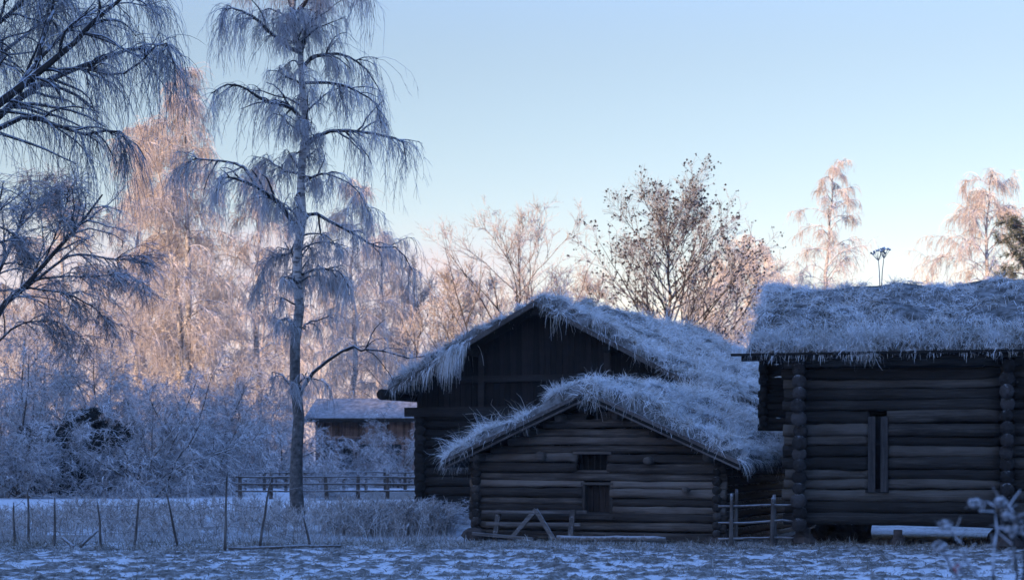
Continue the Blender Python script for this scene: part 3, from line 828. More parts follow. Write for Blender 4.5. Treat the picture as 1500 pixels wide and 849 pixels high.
# ================================================================== TREES
def limb_tree(name, label, seed, Yd, trunk_px, trunk_r, limbs_px, depth_amp, extra=None, **kw):
    rng = np.random.default_rng(seed)
    A, B, C = MB(), MB(), MB()
    K = 22
    T = spline([pw(x, y, Yd) for x, y in trunk_px], K); T[0, 2] = -.1
    base = np.array([T[0, 0], Yd, 0.0])
    z = np.linspace(0, 1, K); RT = np.interp(z, np.linspace(0, 1, len(trunk_r)), trunk_r)
    T = T - base
    A.tubes(T, RT, 12)
    LB = []; RL = []
    for q in limbs_px:
        (pts, r, dz) = q
        n = len(pts); u = np.linspace(0, 1, n)
        P = spline([pw(x, y, Yd + dz * uu) for (x, y), uu in zip(pts, u)], 11) - base
        LB.append(jitter(rng, P, .02)); RL.append(r * np.linspace(1, .22, 11))
    if extra:
        n, t0, t1, ln, el = extra
        t = t0 + (t1 - t0) * rng.random(n); x = t * (K - 1); i = np.minimum(x.astype(int), K - 2); f_ = (x - i)[:, None]
        p = T[i] * (1 - f_) + T[i + 1] * f_
        az = rng.random(n) * 2 * np.pi; e = el * (.5 + .8 * rng.random(n))
        d = np.stack([np.cos(az) * np.cos(e) * .8, np.sin(az) * np.cos(e), np.sin(e)], 1)
        P = grow(rng, p, d, ln * (.4 + .9 * rng.random(n)), 11, .9, .14)
        LB += list(P); RL += [.03 * np.linspace(1, .25, 11)] * n
    nmain = len(limbs_px)
    LB = np.array(LB); RL = np.array(RL)
    B.tubes(LB, RL, 6)
    lowz = kw.pop('lowz', -1)
    hi = (LB[:, 0, 2] > lowz) & (np.arange(len(LB)) < nmain)
    weeping(rng, LB[hi], RL[hi], B, C, **kw)
    if (~hi).any():
        kw.update(nsub=6, nstr=7, nlimbstr=12, slen=(.1, .7)); weeping(rng, LB[~hi], RL[~hi], B, C, **kw)
    return A, B, C, base

# --- the tall weeping birch in front
L7 = [
 ([(434, 337), (412, 299), (376, 274), (341, 261), (318, 262)], .075, -1.5),
 ([(376, 274), (351, 243), (310, 236), (280, 233), (262, 250)], .045, 1.5),
 ([(441, 175), (427, 157), (389, 149), (361, 133), (331, 124), (310, 137)], .06, -1.0),
 ([(438, 253), (412, 248), (384, 230)], .04, 1.2),
 ([(441, 101), (460, 84), (498, 79), (533, 96), (556, 132)], .055, 1.0),
 ([(447, 122), (483, 122), (508, 127), (548, 147), (558, 180)], .045, -1.2),
 ([(448, 213), (483, 190), (523, 190), (564, 198), (589, 208), (594, 240)], .06, .6),
 ([(444, 270), (467, 258), (488, 258), (520, 275), (540, 310)], .04, -1.4),
 ([(442, 323), (457, 311), (483, 324), (518, 342), (548, 360), (584, 365), (604, 396)], .055, 1.0),
 ([(439, 402), (467, 393), (498, 400), (515, 425)], .04, -.8),
 ([(436, 588), (447, 562), (468, 537), (497, 519), (518, 507), (532, 514), (546, 510), (592, 524), (622, 521)], .055, -1.0),
 ([(435, 580), (415, 551), (398, 544)], .035, .6),
 ([(436, 445), (412, 436), (406, 459)], .03, -.6),
 ([(441, 80), (452, 40), (470, 10), (478, -30)], .06, .8),
 ([(440, 78), (401, 53), (371, 25), (336, 15), (322, 45)], .055, -.8),
 ([(434, 40), (425, 5), (405, -30), (370, -50), (345, -10)], .045, 1.0),
 ([(436, 20), (470, -25), (510, -40), (535, -5)], .045, -1.0),
 ([(445, 480), (452, 470), (480, 462), (500, 470)], .03, .8),
 ([(437, 350), (425, 370), (395, 380), (380, 420)], .035, .9),
]
A, B, C, base = limb_tree('birch', '', 21, 41.0, [(437, 764), (433, 690), (438, 610), (430, 530), (439, 450), (434, 390), (443, 320), (440, 255), (449, 190), (442, 130), (440, 75), (428, 30), (434, -20), (430, -90), (432, -150)],
    [.19, .16, .14, .13, .122, .115, .11, .10, .092, .082, .072, .06, .05, .035, .02], L7, 1, (58, .16, .95, 1.3, .85), nsub=10, nstr=12, nlimbstr=60, slen=(.2, 1.65), r=.0062, sublen=.27, K=7, side=3, droop=4.2, t0=.2, wob=.17, lowz=5.9)
build_tree('birch_tree', tuple(base), 'tall frosted weeping birch standing alone in the meadow left of the barns', A, B, C, (M['birch'], M['limb'], M['twig']))

# --- branches reaching in at upper left
L11 = [
 ([(-150, 240), (-60, 190), (0, 147), (51, 104), (101, 66), (152, 20), (200, -20)], .10, -1.0),
 ([(-150, 250), (-40, 200), (30, 142), (81, 111), (132, 91), (198, 73), (240, 80)], .08, 1.0),
 ([(-150, 260), (-60, 215), (0, 190), (40, 175), (81, 180), (127, 195), (167, 187), (190, 215)], .06, -.5),
 ([(55, 90), (70, 30), (76, 0), (80, -40)], .04, 1.5),
 ([(30, 120), (90, 60), (160, 10), (230, 10)], .035, 2.0),
 ([(-120, 120), (-40, 60), (20, 10), (60, -40)], .07, 1.0),
 ([(-130, 170), (-60, 110), (0, 80), (50, 40), (120, -20)], .06, 2.5),
 ([(60, 100), (120, 105), (180, 110), (235, 60), (255, 90)], .03, -1.5),
]
A, B, C, base = limb_tree('birch', '', 22, 27.0, [(-170, 815), (-165, 500), (-155, 250), (-140, 100), (-130, -100), (-120, -300)], [.3, .26, .22, .18, .12, .04], L11, 1, (6, .6, .9, 3.0, .6),
    nsub=16, nstr=15, nlimbstr=60, slen=(.25, 1.5), r=.005, sublen=.26, K=6, side=1, droop=3.6, t0=.22, wob=.15)
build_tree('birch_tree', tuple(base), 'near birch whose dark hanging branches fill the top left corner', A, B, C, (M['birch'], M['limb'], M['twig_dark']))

# --- shaded broad tree at the left edge
L12 = [
 ([(-60, 560), (0, 452), (34, 418), (68, 377), (102, 339), (130, 309), (150, 285)], .12, -1),
 ([(20, 432), (82, 384), (113, 372), (154, 377), (181, 379), (210, 385)], .06, 1.5),
 ([(50, 410), (75, 404), (102, 403), (137, 406), (184, 401), (205, 415)], .045, -1.5),
 ([(30, 425), (44, 421), (96, 428), (130, 445), (150, 459), (175, 490)], .045, 1.0),
 ([(-50, 520), (-10, 420), (20, 350), (40, 300), (45, 262)], .09, 2),
 ([(-50, 500), (-30, 400), (-10, 330), (5, 265)], .09, -2),
 ([(0, 330), (25, 345), (45, 380)], .04, 1), ([(30, 330), (70, 290), (85, 262)], .04, 2), ([(60, 390), (90, 320), (100, 275)], .04, -2),
 ([(-40, 540), (20, 480), (80, 470), (130, 500)], .05, 2),
]
A, B, C, base = limb_tree('alder', '', 23, 52.0, [(-80, 740), (-70, 640), (-55, 530)], [.28, .25, .2], L12, 1, None, nsub=18, nstr=18, nlimbstr=24, slen=(.25, 1.0), r=.010, sublen=.34, K=4, side=2, droop=.5, t0=.2)
rng = np.random.default_rng(77)
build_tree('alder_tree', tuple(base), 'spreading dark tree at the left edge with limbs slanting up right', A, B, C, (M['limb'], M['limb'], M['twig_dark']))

# --- sunlit birches and the wood behind
def put_birch(seed, px, Yd, top, r0, label, mats, group=None, **kw):
    H = CAMH - (top - HOR) / F * Yd
    A, B, C = birch_data(seed, H, r0, **kw)
    x = pw(px, 0, Yd)[0]
    return build_tree('birch_tree', (x, Yd, 0), label, A, B, C, mats, group)
BM = (M['birch_far'], M['limb_frost'], M['twig_rime'])
GB = 'frosted birches at the wood edge'
b1 = put_birch(31, 255, 92, 135, .30, 'sunlit rose frosted birch with pale forked trunk left of the tall birch', BM, GB, spread=.17, nl=60, fork=-.8, tr=.017, slen=(.7, 2.6), low=.2)
b2 = put_birch(32, 276, 97, 96, .26, 'tallest rose frosted birch, slim dark stem, just left of the tall birch crown', BM, GB, spread=.15, nl=64, tr=.017, slen=(.7, 2.6), low=.2)
b3 = put_birch(33, 195, 100, 180, .25, 'rose frosted birch left of the forked sunlit birch', BM, GB, spread=.2, nl=54, tr=.017, slen=(.7, 2.6), low=.15)
b4 = put_birch(34, 372, 94, 245, .24, 'frosted birch close behind left side of tall birch trunk', BM, GB, spread=.22, nl=50, tr=.016, slen=(.7, 2.6), low=.12)
b5 = put_birch(35, 515, 100, 262, .24, 'frosted birch close behind right side of tall birch trunk', BM, GB, spread=.2, nl=50, tr=.016, slen=(.7, 2.8), low=.25)
b6 = put_birch(36, 560, 112, 335, .22, 'frosted birch behind the brown house and barn eave', BM, GB, spread=.24, nl=46, tr=.017, slen=(.7, 2.4), low=.1)
b7 = put_birch(37, 95, 96, 268, .24, 'frosted birch behind the dark spreading tree limbs', BM, GB, spread=.25, nl=50, tr=.017, slen=(.7, 2.4), low=.1)
b8 = put_birch(38, 1205, 98, 238, .22, 'slender sunlit birch rising alone beyond the storehouse roof', BM, GB, spread=.175, nl=56, tr=.013, slen=(.5, 1.6), low=.25, strands=.9, up=1.05)
b9 = put_birch(39, 1448, 96, 262, .28, 'full rounded sunlit birch behind right end of storehouse roof', BM, GB, spread=.3, nl=70, tr=.015, slen=(.6, 2.2), low=.2, strands=1.3)
b10 = put_birch(40, 1118, 104, 345, .2, 'short rounded frosted birch between alder and slender birch', BM, GB, spread=.24, nl=44, tr=.014, slen=(.5, 1.6), low=.2)

# --- upright trees: limbs and twigs that rise, optional cones
def upright_data(seed, H, r0, spread=.36, nl=22, low=.2, ntw=9, tr=.012, cones=0, el0=.75, wob=.10, tw=(.3, .9), sub=7):
    rng = np.random.default_rng(seed); A, B, C, D = MB(), MB(), MB(), MB()
    K = 14; z = np.linspace(0, 1, K); T = np.zeros((K, 3)); T[:, 2] = z * H * .9
    T[:, :2] = np.cumsum(rng.normal(size=(K, 2)), 0) * H * .007; T[:, :2] -= T[0, :2]
    RT = r0 * (1 - .93 * z); A.tubes(T, RT, 9)
    t = low + (.95 - low) * ((np.arange(nl) + rng.random(nl)) / nl) ** .9
    x = t * (K - 1); i = np.minimum(x.astype(int), K - 2); f_ = (x - i)[:, None]
    p = T[i] * (1 - f_) + T[i + 1] * f_
    az = np.arange(nl) * 2.39996 + rng.random(nl); el = el0 * (.7 + .5 * rng.random(nl)) + .35 * (t - low)
    d = np.stack([np.cos(az) * np.cos(el), np.sin(az) * np.cos(el), np.sin(el)], 1)
    L = H * spread * (1.15 - .85 * (t - low) / (1 - low)) * (.75 + .4 * rng.random(nl))
    Lb = grow(rng, p, d, L, 10, -.25, wob); RL = taper(np.interp(t, z, RT) * .5 + .008, 10, .15); B.tubes(Lb, RL, 5)
    p, Tn, rr, tt, par = sprout(rng, Lb, RL, sub, .2, 1)
    S = grow(rng, p, norm(Tn * .8 + perp(rng, Tn) * .62 + UP * .15), L[par] * .36 * (1.2 - .6 * tt), 6, -.3, wob); RS = taper(np.minimum(rr * .6, .03) + .004, 6, .3); B.tubes(S, RS, 4)
    tips = []
    segs = []
    for PP, RR, n in ((S, RS, ntw), (Lb, RL, ntw)):
        p, Tn, rr, tt, par = sprout(rng, PP, RR, n, .2, 1)
        segs.append(grow(rng, p, norm(Tn * .8 + perp(rng, Tn) * .7 + UP * .1), tw[0] + (tw[1] - tw[0]) * rng.random(len(p)), 4, -.1, .12))
    Q = np.concatenate(segs); C.tubes(Q, taper(np.full(len(Q), tr), 4, .5), 3)
    p, Tn, rr, tt, par = sprout(rng, Q, taper(np.full(len(Q), tr), 4, .5), 2, .2, 1)
    W = grow(rng, p, norm(Tn * .8 + perp(rng, Tn) * .7), .1 + .25 * rng.random(len(p)), 3, 0, .1); C.tubes(W, taper(np.full(len(W), tr * .8), 3, .5), 3)
    if cones:
        sel = Q[rng.random(len(Q)) < cones][:, -1]
        for k in range(2): D.spikes(sel + rng.normal(size=sel.shape) * .05, .032 + .03 * rng.random(len(sel)), rng)
    return A, B, C, D
def put_upright(seed, name, px, Yd, top, r0, label, mats, rz=0, group=None, **kw):
    H = CAMH - (top - HOR) / F * Yd
    A, B, C, D = upright_data(seed, H, r0, **kw)
    r = build_tree(name, (pw(px, 0, Yd)[0], Yd, 0), label, A, B, C, mats, group, rz)
    if D.n: D.build('cones', M['cone'], r)
    return r
UM = (M['limb'], M['limb'], M['twig_dark'])
put_upright(59, 'alder_tree', 966, 76, 266, .2, 'bare alder dotted with dark cone clusters behind the barn roofs', (M['limb_half'], M['limb'], M['twig_dark']), spread=.5, nl=46, low=.16, ntw=9, tr=.0085, cones=.36, sub=10, el0=.68, tw=(.25, .75), wob=.08)
UF = (M['limb_half'], M['limb_half'], M['twig_rime']); UW = (M['limb_half'], M['limb_half'], M['twig_wood'])
GT = 'frosted broadleaf trees behind the barns'
put_upright(52, 'maple_tree', 752, 92, 318, .22, 'pale bare tree with fanned thin limbs above dark barn ridge', UW, 0, GT, spread=.62, nl=30, low=.15, ntw=7, tr=.012, sub=8, el0=.8)
put_upright(53, 'maple_tree', 655, 100, 385, .2, 'low rose frosted tree above left slope of dark barn', UW, 0, GT, spread=.4, nl=26, low=.1, ntw=9, tr=.018)
put_upright(54, 'maple_tree', 1075, 92, 345, .2, 'rose frosted tree right of the alder, above log barn turf', UF, 0, GT, spread=.4, nl=26, low=.1, ntw=9, tr=.016)
put_upright(55, 'maple_tree', 868, 106, 390, .2, 'low frosted tree between fanned tree and coned alder', UW, 0, GT, spread=.42, nl=26, low=.1, ntw=8, tr=.017)
put_upright(56, 'maple_tree', 1150, 88, 425, .16, 'low frosted tree beside the left end of storehouse roof', UF, 0, GT, spread=.42, nl=24, low=.1, ntw=9, tr=.015)
put_upright(57, 'maple_tree', 1368, 100, 403, .16, 'low tree with frosted top just showing over storehouse ridge', UF, 0, GT, spread=.4, nl=22, low=.1, ntw=8, tr=.014)
put_upright(58, 'maple_tree', 715, 118, 400, .18, 'distant hazy rose tree left of the fanned pale tree', UW, 0, GT, spread=.42, nl=24, low=.1, ntw=8, tr=.018)

put_upright(61, 'maple_tree', 805, 98, 405, .16, 'low rose grey tree between the fanned pale tree and big alder crown', UW, 0, GT, spread=.45, nl=24, low=.08, ntw=8, tr=.015)
put_upright(62, 'maple_tree', 1030, 86, 395, .16, 'low peach frosted tree at the right foot of the coned alder', UF, 0, GT, spread=.45, nl=24, low=.08, ntw=8, tr=.014)
put_upright(63, 'maple_tree', 1100, 112, 360, .18, 'hazy frosted tree behind the short rounded birch right of alder', UW, 0, GT, spread=.45, nl=26, low=.08, ntw=8, tr=.017)
put_upright(64, 'maple_tree', 615, 108, 392, .18, 'hazy rose grey tree above left eave of dark barn', UW, 0, GT, spread=.45, nl=26, low=.08, ntw=8, tr=.017)

# --- frosted shrubs
def shrub_data(seed, H, Wd, ns=26, tr=.014, dens=1.0):
    rng = np.random.default_rng(seed); B, C = MB(), MB()
    az = rng.random(ns) * 2 * np.pi; el = .35 + 1.1 * rng.random(ns)
    d = np.stack([np.cos(az) * np.cos(el), np.sin(az) * np.cos(el), np.sin(el)], 1)
    p = np.stack([rng.normal(size=ns) * .2 * Wd / 3, rng.normal(size=ns) * .2 * Wd / 3, np.full(ns, -.05)], 1)
    L = np.where(el > .9, H * 1.05, Wd * .7) * (.55 + .5 * rng.random(ns))
    S = grow(rng, p, d, L, 10, .55, .10); RS = taper(.025 + .03 * rng.random(ns), 10, .2); B.tubes(S, RS, 5)
    p, T, rr, t, par = sprout(rng, S, RS, 11, .15, 1)
    S2 = grow(rng, p, norm(T * .7 + perp(rng, T) * .8), L[par] * .34 * (1.2 - .6 * t), 6, .5, .13); R2 = taper(np.minimum(rr * .5, .012) + .003, 6, .4); B.tubes(S2, R2, 4)
    p, T, rr, t, par = sprout(rng, S2, R2, int(9 * dens), .1, 1)
    S3 = grow(rng, p, norm(T * .75 + perp(rng, T) * .8), .15 + .45 * rng.random(len(p)), 5, .7, .14); C.tubes(S3, taper(np.full(len(p), tr), 5, .5), 3)
    p, T, rr, t, par = sprout(rng, S3, taper(np.full(len(S3), tr), 5, .5), 4, .1, 1)
    S4 = grow(rng, p, norm(T * .75 + perp(rng, T) * .8), .1 + .25 * rng.random(len(p)), 3, .4, .1); C.tubes(S4, taper(np.full(len(p), tr * .8), 3, .6), 3)
    return B, C
GS = 'frosted shrubs along the wood edge'
protos = {}
def shrub(px, Yd, top, Wd, label, kind=0, rz=0):
    H = max(.6, CAMH - (top - HOR) / F * Yd)
    if kind not in protos:
        B, C = shrub_data(60 + kind, 4.5, 5.0, 24, .010, 1.0)
        r = empty('frosted_shrub', (0, 0, 0), 0, '', 'shrub', GS); B.build('stems', M['limb_half'], r); C.build('twigs', M['twig_shrub'], r); protos[kind] = r
    else:
        r = copy_tree(protos[kind])
    r.location = (pw(px, 0, Yd)[0], Yd, 0); r.rotation_euler = (0, 0, rz); r.scale = (Wd / 5, Wd / 5, H / 4.5); r['label'] = label
    return r
shrub(30, 62, 560, 5.0, 'frosted shrub at left edge, before the dark spruce', 0)
shrub(10, 72, 490, 6.0, 'tall frosted shrub at the extreme left under dark spreading tree', 1, 1)
shrub(218, 63, 545, 5.4, 'frosted shrub just right of the dark spruce', 2, 2)
shrub(285, 66, 535, 5.2, 'frosted shrub in front of sunlit forked birch trunk', 0, 3)
shrub(180, 76, 480, 6.2, 'tall frosted shrub rising behind and right of dark spruce', 1, 4)
shrub(95, 78, 478, 6.2, 'tall frosted shrub rising directly behind the dark spruce', 2, 5)
shrub(310, 80, 500, 6.0, 'tall frosted shrub behind the forked birch, left of tall birch', 0, 5.5)
shrub(350, 84, 530, 5.0, 'frosted shrub at left end of the farther paddock fence', 1, .5)
shrub(405, 80, 575, 5.0, 'frosted shrub just left of the tall birch trunk', 2, 1.2)
shrub(462, 80, 655, 2.6, 'low frosted shrub by left corner of brown house', 0, 2.2)
shrub(592, 80, 606, 4.0, 'frosted shrub covering right corner of brown house', 1, 2.9)
shrub(535, 82, 640, 3.0, 'small low shrub before the brown house wall', 2, 3.3)
shrub(470, 62, 668, 2.2, 'small frosted shrub right of tall birch, by nearer paddock fence', 2, 1.9)
shrub(622, 44.0, 735, 1.6, 'low frosted shrub at left foot of dark barn wall', 0, .9)
shrub(648, 39.5, 738, 1.5, 'low frosted shrub between dark barn and log barn corner', 1, 1.9)

# --- dark spruce between the shrubs
def conifer(name, px, Yd, top, Wd, label, seed, mats, base_z=0.0, n=36):
    rng = np.random.default_rng(seed); H = CAMH - (top - HOR) / F * Yd
    A, B = MB(), MB()
    A.tubes(np.array([[0, 0, -.1], [.03, 0, H * .5], [0, 0, H]]), np.array([.14, .09, .02]), 7)
    t = base_z + (1 - base_z) * rng.random(n * 3) ** 1.2; az = rng.random(n * 3) * 2 * np.pi
    p = np.stack([0 * t, 0 * t, t * H], 1); d = np.stack([np.cos(az), np.sin(az), .25 + 0 * az], 1)
    L = Wd * .5 * (1.05 - t * .85) * (.7 + .5 * rng.random(n * 3)) + .15
    S = grow(rng, p, d, L, 7, .5, .07); RS = taper(np.full(n * 3, .025), 7, .3); A.tubes(S, RS, 4)
    p, T, rr, t, par = sprout(rng, S, RS, 14, .1, 1); S2 = grow(rng, p, norm(T * .7 + perp(rng, T, .4) * .7), .15 + .4 * rng.random(len(p)), 4, .6, .08); B.tubes(S2, taper(np.full(len(p), .02), 4, .5), 3)
    p, T, rr, t, par = sprout(rng, S2, taper(np.full(len(S2), .02), 4), 16, 0, 1)
    blades(B, rng, p, norm(T * .6 + perp(rng, T) * .8), .10 + .08 * rng.random(len(p)), .03, .2, 2)
    r = empty(name, (pw(px, 0, Yd)[0], Yd, 0), 0, label, 'tree'); A.build('trunk', M['limb'], r); B.build('crown', mats, r); return r
conifer('spruce_tree', 122, 66, 600, 3.8, 'small nearly black spruce among the frosted shrubs at left', 71, M['needle_dark'], .02, 60)
conifer('spruce_tree', 178, 70, 624, 3.4, 'low dark spruce half hidden by shrubs, right of the black one', 72, M['needle_dark'], .02, 50)
conifer('spruce_tree', 60, 70, 622, 3.6, 'low dark spruce half hidden by shrubs, left of the black one', 76, M['needle_dark'], .02, 50)
# --- pine at the right edge: clumped needle pads
rng = np.random.default_rng(73)
Yp = 84; Hp = CAMH - (330 - HOR) / F * Yp
A, B = MB(), MB()
A.tubes(np.array([[0, 0, 0], [.1, 0, Hp * .5], [0, 0, Hp]]), np.array([.22, .15, .04]), 8)
n = 60; t = .45 + .55 * rng.random(n); az = rng.random(n) * 2 * np.pi
p = np.stack([0 * t, 0 * t, t * Hp], 1); d = np.stack([np.cos(az), np.sin(az), .3 + 0 * az], 1)
S = grow(rng, p, d, (2.9 - 1.9 * (t - .45) / .55) * (.6 + .6 * rng.random(n)), 7, -.1, .1); RS = taper(np.full(n, .05), 7, .3); A.tubes(S, RS, 5)
p, T, rr, tt, par = sprout(rng, S, RS, 12, .35, 1); S2 = grow(rng, p, norm(T * .6 + perp(rng, T) * .7 + UP * .3), .3 + .4 * rng.random(len(p)), 4, -.3, .1)
A.tubes(S2, taper(np.full(len(p), .015), 4), 3)
p, T, rr, tt, par = sprout(rng, S2, taper(np.full(len(S2), .02), 4), 26, .2, 1)
blades(B, rng, p, norm(T * .5 + perp(rng, T) * .9), .16 + .1 * rng.random(len(p)), .035, .2, 2)
r = empty('pine_tree', (pw(1502, 0, Yp)[0], Yp, 0), 0, 'dark green pine at the right edge behind the storehouse roof', 'tree')
A.build('trunk', M['limb'], r); B.build('crown', M['needle'], r)

# --- far wood, one mass
rng = np.random.default_rng(80)
fwod = MB()
protoC = [birch_data(90 + k, 15, .2, spread=.24, nl=34, tr=.03, slen=(.6, 2.2), low=.05, strands=.6) for k in range(3)]
protoV = []
for (A, B, C) in protoC:
    V = np.concatenate([np.concatenate(m.v) for m in (A, B, C)]); off = 0; Fs = []
    for m in (A, B, C):
        for f_ in m.f: Fs.append(f_ + off)
        off += m.n
    protoV.append((V, np.concatenate(Fs)))
for k in range(60):
    px = -80 + 1680 * (k + rng.random()) / 60; Yd = 125 + 45 * rng.random()
    V, Fc = protoV[k % 3]; a = rng.random() * 6.28; s = .95 + .4 * rng.random()
    if px > 600: s *= .56
    Rm = np.array([[math.cos(a), -math.sin(a), 0], [math.sin(a), math.cos(a), 0], [0, 0, 1]])
    fwod.add(V @ Rm.T * s + np.array([pw(px, 0, Yd)[0], Yd, -.3]), Fc)
tag(fwod.build('distant_woods', M['twig_wood'], None), 'distant mass of frosted woods behind the farm', 'woods', None, 'stuff')

# ================================================================== GRASS AND WEEDS
rng = np.random.default_rng(100)
gg = MB()
# fringe at the foot of the buildings and along the fence line
n = 2600
x = -12 + 22 * rng.random(n); y = 28.9 + 2.3 * rng.random(n) ** 1.2
k = vnoise(x, y, .8, 51)
tufts(gg, rng, np.stack([x, y, ground_h(x, y) - .02], 1), np.stack([0 * x + rng.normal(size=n) * .3, 0 * x, 1 + 0 * x], 1), .07 + .22 * k * rng.random(n) * np.clip((y - 28.6) / 1.5, .25, 1), 22, .011, .07, .4, 1.1, 4)
# tussocks in the field
n = 5200
x = -10 + 20 * rng.random(n); y = 20 + 9.5 * rng.random(n)
b_ = fbm(x, y, .19, 8, 3) * .6 + vnoise(x, y, .15, 21) * .4
m_ = b_ > .48; x, y = x[m_], y[m_]; n = len(x)
tufts(gg, rng, np.stack([x, y, ground_h(x, y) - .01], 1), np.stack([rng.normal(size=n) * .5, rng.normal(size=n) * .4, .8 + 0 * x], 1), .05 + .07 * rng.random(n), 16, .011, .06, .6, 1.2, 3)
o = gg.build('frosted_grass', M['grass_ground'], None); tag(o, 'frosted grass tussocks across the field and barn fronts', 'grass', None, 'stuff')
# tall frosted weeds behind the wire fence
wd = MB()
n = 3600
x = -12.5 + 13.2 * rng.random(n); y = 31 + 17 * rng.random(n) ** 1.3
keep = (x < y * (650 - 750) / F + .2) & (x > y * -.34) & (np.hypot(x + 5.35, y - 41) > .4); x, y = x[keep], y[keep]; n = len(x)
hgt = (.04 + .5 * np.clip(fbm(x, y, 1.5, 61) - .22, 0, 1) ** 1.3) * (.5 + .8 * rng.random(n))
tufts(wd, rng, np.stack([x, y, ground_h(x, y) - .02], 1), np.stack([rng.normal(size=n) * .25, rng.normal(size=n) * .25, 1 + 0 * x], 1), hgt, 9, .010, .09, .22, .5, 4)
n = 1700
x = -12.5 + 13 * rng.random(n); y = 31 + 15 * rng.random(n); keep = (x < y * (640 - 750) / F) & (np.hypot(x + 5.35, y - 41) > .4); x, y = x[keep], y[keep]; n = len(x)
d = norm(np.stack([rng.normal(size=n) * .15, rng.normal(size=n) * .15, np.ones(n)], 1))
S = grow(rng, np.stack([x, y, ground_h(x, y)], 1), d, (.3 + .5 * rng.random(n)) * (.2 + .9 * fbm(x, y, 2.2, 63)), 6, .3, .05); RS = taper(np.full(n, .008), 6, .5); wd.tubes(S, RS, 3)
p, T, rr, tt, par = sprout(rng, S, RS, 12, .4, 1); W_ = grow(rng, p, norm(T * .7 + perp(rng, T) * .7), .06 + .12 * rng.random(len(p)), 3, .2, .1); wd.tubes(W_, taper(np.full(len(p), .006), 3, .6), 3)
# denser reed-like stand left of the log barn
n = 1500
x = pw(585, 0, 34)[0] + rng.normal(size=n) * .75; y = 33.6 + 2.6 * rng.random(n); keep = x < -1.35; x, y = x[keep], y[keep]; n = len(x)
d = norm(np.stack([rng.normal(size=n) * .16, rng.normal(size=n) * .16, np.ones(n)], 1))
S = grow(rng, np.stack([x, y, ground_h(x, y)], 1), d, .25 + .45 * rng.random(n), 6, .3, .05); RS = taper(np.full(n, .009), 6, .5); wd.tubes(S, RS, 3)
p, T, rr, tt, par = sprout(rng, S, RS, 14, .35, 1); W_ = grow(rng, p, norm(T * .7 + perp(rng, T) * .7), .06 + .12 * rng.random(len(p)), 3, .2, .1); wd.tubes(W_, taper(np.full(len(p), .006), 3, .6), 3)
o = wd.build('frosted_weeds', M['weed'], None); tag(o, 'tall frosted weeds in the meadow behind the wire fence', 'weeds', None, 'stuff')

# ================================================================== NEAR ROSE BUSH
rng = np.random.default_rng(110)
Yr = 9.0
rb = empty('rose_bush', tuple(pw(1470, 0, Yr) * np.array([1, 1, 0])), 0, 'blurred rime covered rose canes with a red hip at lower right', 'bush')
base = np.array(rb.location)
cn = MB()
canes = [[(1470, 970), (1440, 860), (1405, 800), (1384, 768)], [(1470, 970), (1455, 850), (1460, 790), (1450, 738), (1428, 736)], [(1475, 970), (1500, 840), (1497, 770), (1476, 742), (1466, 735)],
         [(1475, 970), (1530, 850), (1540, 790), (1490, 760), (1478, 755)], [(1465, 970), (1425, 880), (1400, 845), (1376, 800)], [(1465, 970), (1420, 900), (1406, 850), (1400, 832)], [(1470, 970), (1490, 870), (1487, 800), (1483, 775)]]
CP = []
for c_ in canes:
    P = jitter(rng, spline([pw(x, y, Yr + .3 * rng.normal()) for x, y in c_], 10) - base, .006); P[0] = (rng.normal() * .05, rng.normal() * .05, -.05); CP.append(P)
CP = np.array(CP); RC = taper(np.full(len(CP), .010), 10, .45); cn.tubes(CP, RC, 6)
cn.build('canes', M['limb'], rb, True)
for P in CP:
    tf = MB(); n = 34
    c0 = P[-1] + norm(rng.normal(size=(n, 3))) * np.array([.030, .027, .020])
    tf.blob(P[-1], (.026, .024, .018), rng, .3, 5, 8); tf.spikes(c0, np.full(n, .014), rng); tf.build('rime_tuft', M['twig_dark'], rb)
for k in range(len(CP)):
    tw = MB(); p, T, rr, tt, par = sprout(rng, CP[k:k + 1], RC[k:k + 1], 14, .4, 1)
    tw.tubes(grow(rng, p, norm(T * .4 + perp(rng, T) * .9), .04 + .08 * rng.random(len(p)), 3, .2, .1), taper(np.full(len(p), .005), 3, .5), 4)
    tw.build('rimed_twigs', M['twig_dark'], rb)
hp = MB(); hp.blob(CP[5][-1] + np.array([0, -.02, 0]), (.022, .022, .026), rng, .05, 8, 12); hp.build('rose_hip', M['hip'], rb, True)

# ================================================================== AIR
hz = MB(); hz.box((-100, 740, 22), (1750, 1880, 50)); hzm = bpy.data.materials.new('haze'); hzm.use_nodes = True
hn = hzm.node_tree; hn.nodes.remove(hn.nodes['Principled BSDF']); pv = hn.nodes.new('ShaderNodeVolumePrincipled'); pv.inputs['Color'].default_value = (.9, .92, .95, 1); pv.inputs['Density'].default_value = .00028
hn.links.new(pv.outputs[0], hn.nodes['Material Output'].inputs['Volume'])
tag(hz.build('haze', hzm), 'thin frosty haze in the air', None, None, 'stuff')

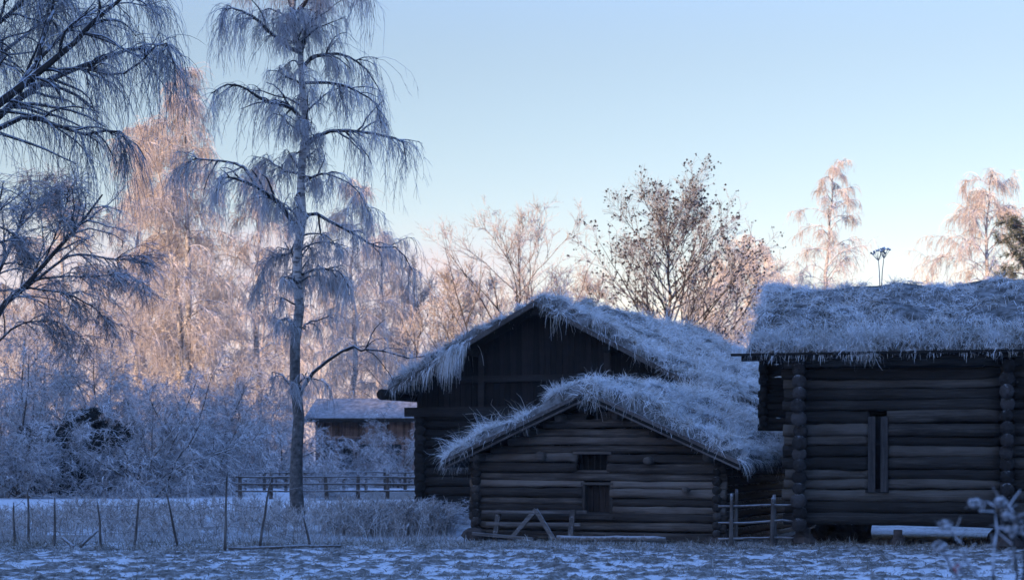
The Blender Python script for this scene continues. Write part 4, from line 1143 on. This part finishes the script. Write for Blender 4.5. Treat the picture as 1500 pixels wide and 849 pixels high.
# ================================================================== LIGHT, SKY, CAMERA
SUN_EL, SUN_AZ = 8.7, 40.0      # the sun stands behind the camera, to the left
sv = np.array([-math.sin(R_(SUN_AZ)) * math.cos(R_(SUN_EL)), -math.cos(R_(SUN_AZ)) * math.cos(R_(SUN_EL)), math.sin(R_(SUN_EL))])
from mathutils import Vector
sl = bpy.data.lights.new('sun', 'SUN'); sl.energy = 5.0; sl.angle = R_(.5); sl.color = (1.0, .70, .38)
so = bpy.data.objects.new('sun', sl); col.objects.link(so); so.rotation_euler = Vector(sv).to_track_quat('Z', 'Y').to_euler()
w = bpy.data.worlds.new('World'); sc.world = w; w.use_nodes = True
nt = w.node_tree; bg = nt.nodes['Background']
sky = nt.nodes.new('ShaderNodeTexSky'); sky.sky_type = 'NISHITA'; sky.sun_disc = False
sky.sun_elevation = R_(SUN_EL); sky.sun_rotation = math.atan2(sv[0], sv[1])
sky.air_density = 1.0; sky.dust_density = .4; sky.ozone_density = 1.4
# sky overhead multiplied brighter and bluer, an added blue fill for the shade
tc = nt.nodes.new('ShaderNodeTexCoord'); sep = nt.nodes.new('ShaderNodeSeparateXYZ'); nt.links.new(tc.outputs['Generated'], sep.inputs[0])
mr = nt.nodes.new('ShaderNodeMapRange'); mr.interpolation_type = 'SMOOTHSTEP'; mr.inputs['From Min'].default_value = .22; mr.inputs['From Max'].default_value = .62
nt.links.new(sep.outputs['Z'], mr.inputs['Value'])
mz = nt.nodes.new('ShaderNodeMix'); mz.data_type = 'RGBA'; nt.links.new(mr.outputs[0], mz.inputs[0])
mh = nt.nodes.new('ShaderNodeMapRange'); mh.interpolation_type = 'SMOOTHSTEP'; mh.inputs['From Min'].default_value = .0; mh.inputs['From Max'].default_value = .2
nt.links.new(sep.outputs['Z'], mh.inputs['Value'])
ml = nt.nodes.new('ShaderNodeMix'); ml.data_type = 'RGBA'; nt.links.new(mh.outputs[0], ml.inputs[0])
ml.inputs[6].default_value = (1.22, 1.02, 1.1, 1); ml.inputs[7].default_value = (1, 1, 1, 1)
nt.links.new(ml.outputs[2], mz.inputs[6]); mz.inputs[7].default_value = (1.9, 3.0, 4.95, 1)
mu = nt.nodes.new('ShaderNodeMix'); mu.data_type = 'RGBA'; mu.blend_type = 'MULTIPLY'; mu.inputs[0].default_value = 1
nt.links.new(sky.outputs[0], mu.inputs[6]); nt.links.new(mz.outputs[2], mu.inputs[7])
def wmr(sock, a, b):
    x = nt.nodes.new('ShaderNodeMapRange'); x.interpolation_type = 'SMOOTHSTEP'; x.inputs['From Min'].default_value = a; x.inputs['From Max'].default_value = b; nt.links.new(sock, x.inputs['Value']); return x.outputs[0]
def wmul(a, b):
    x = nt.nodes.new('ShaderNodeMath'); x.operation = 'MULTIPLY'; nt.links.new(a, x.inputs[0])
    if isinstance(b, float): x.inputs[1].default_value = b
    else: nt.links.new(b, x.inputs[1])
    return x.outputs[0]
mp = nt.nodes.new('ShaderNodeMapping'); mp.inputs['Scale'].default_value = (9, 9, 40); nt.links.new(tc.outputs['Generated'], mp.inputs[0])
cn_ = nt.nodes.new('ShaderNodeTexNoise'); cn_.inputs['Scale'].default_value = 1.0; cn_.inputs['Detail'].default_value = 5; nt.links.new(mp.outputs[0], cn_.inputs[0])
ad = nt.nodes.new('ShaderNodeMath'); ad.operation = 'MULTIPLY_ADD'; nt.links.new(cn_.outputs['Fac'], ad.inputs[0]); ad.inputs[1].default_value = -.05; nt.links.new(sep.outputs['Z'], ad.inputs[2])
# the bank keeps low and thins out towards the right of the barns
cf = wmul(wmul(wmr(ad.outputs[0], .118, .088), wmr(sep.outputs['X'], .06, -.06)), .6)
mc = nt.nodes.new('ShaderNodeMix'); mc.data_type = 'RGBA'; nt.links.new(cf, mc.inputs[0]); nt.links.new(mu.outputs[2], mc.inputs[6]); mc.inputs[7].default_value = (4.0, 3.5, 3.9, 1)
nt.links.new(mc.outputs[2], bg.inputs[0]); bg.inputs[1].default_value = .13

cam = bpy.data.cameras.new('camera'); co = bpy.data.objects.new('camera', cam); col.objects.link(co)
co.location = (0, 0, CAMH); co.rotation_euler = (R_(90), 0, 0)
cam.sensor_width = 36; cam.lens = 36 * F / 1500; cam.shift_y = (HOR - 424.5) / 1500
cam.clip_start = .1; cam.clip_end = 5000
cam.dof.use_dof = True; cam.dof.focus_distance = 31; cam.dof.aperture_fstop = 1.8
sc.camera = co
sc.view_settings.view_transform = 'Standard'; sc.view_settings.look = 'None'; sc.view_settings.gamma = 1; sc.view_settings.use_curve_mapping = False
sc.view_settings.exposure = 0.76
sc.view_settings.use_white_balance = True; sc.view_settings.white_balance_temperature = 6800; sc.view_settings.white_balance_tint = 20.5
sc.render.engine = 'CYCLES'; sc.cycles.max_bounces = 6; sc.cycles.use_denoising = True
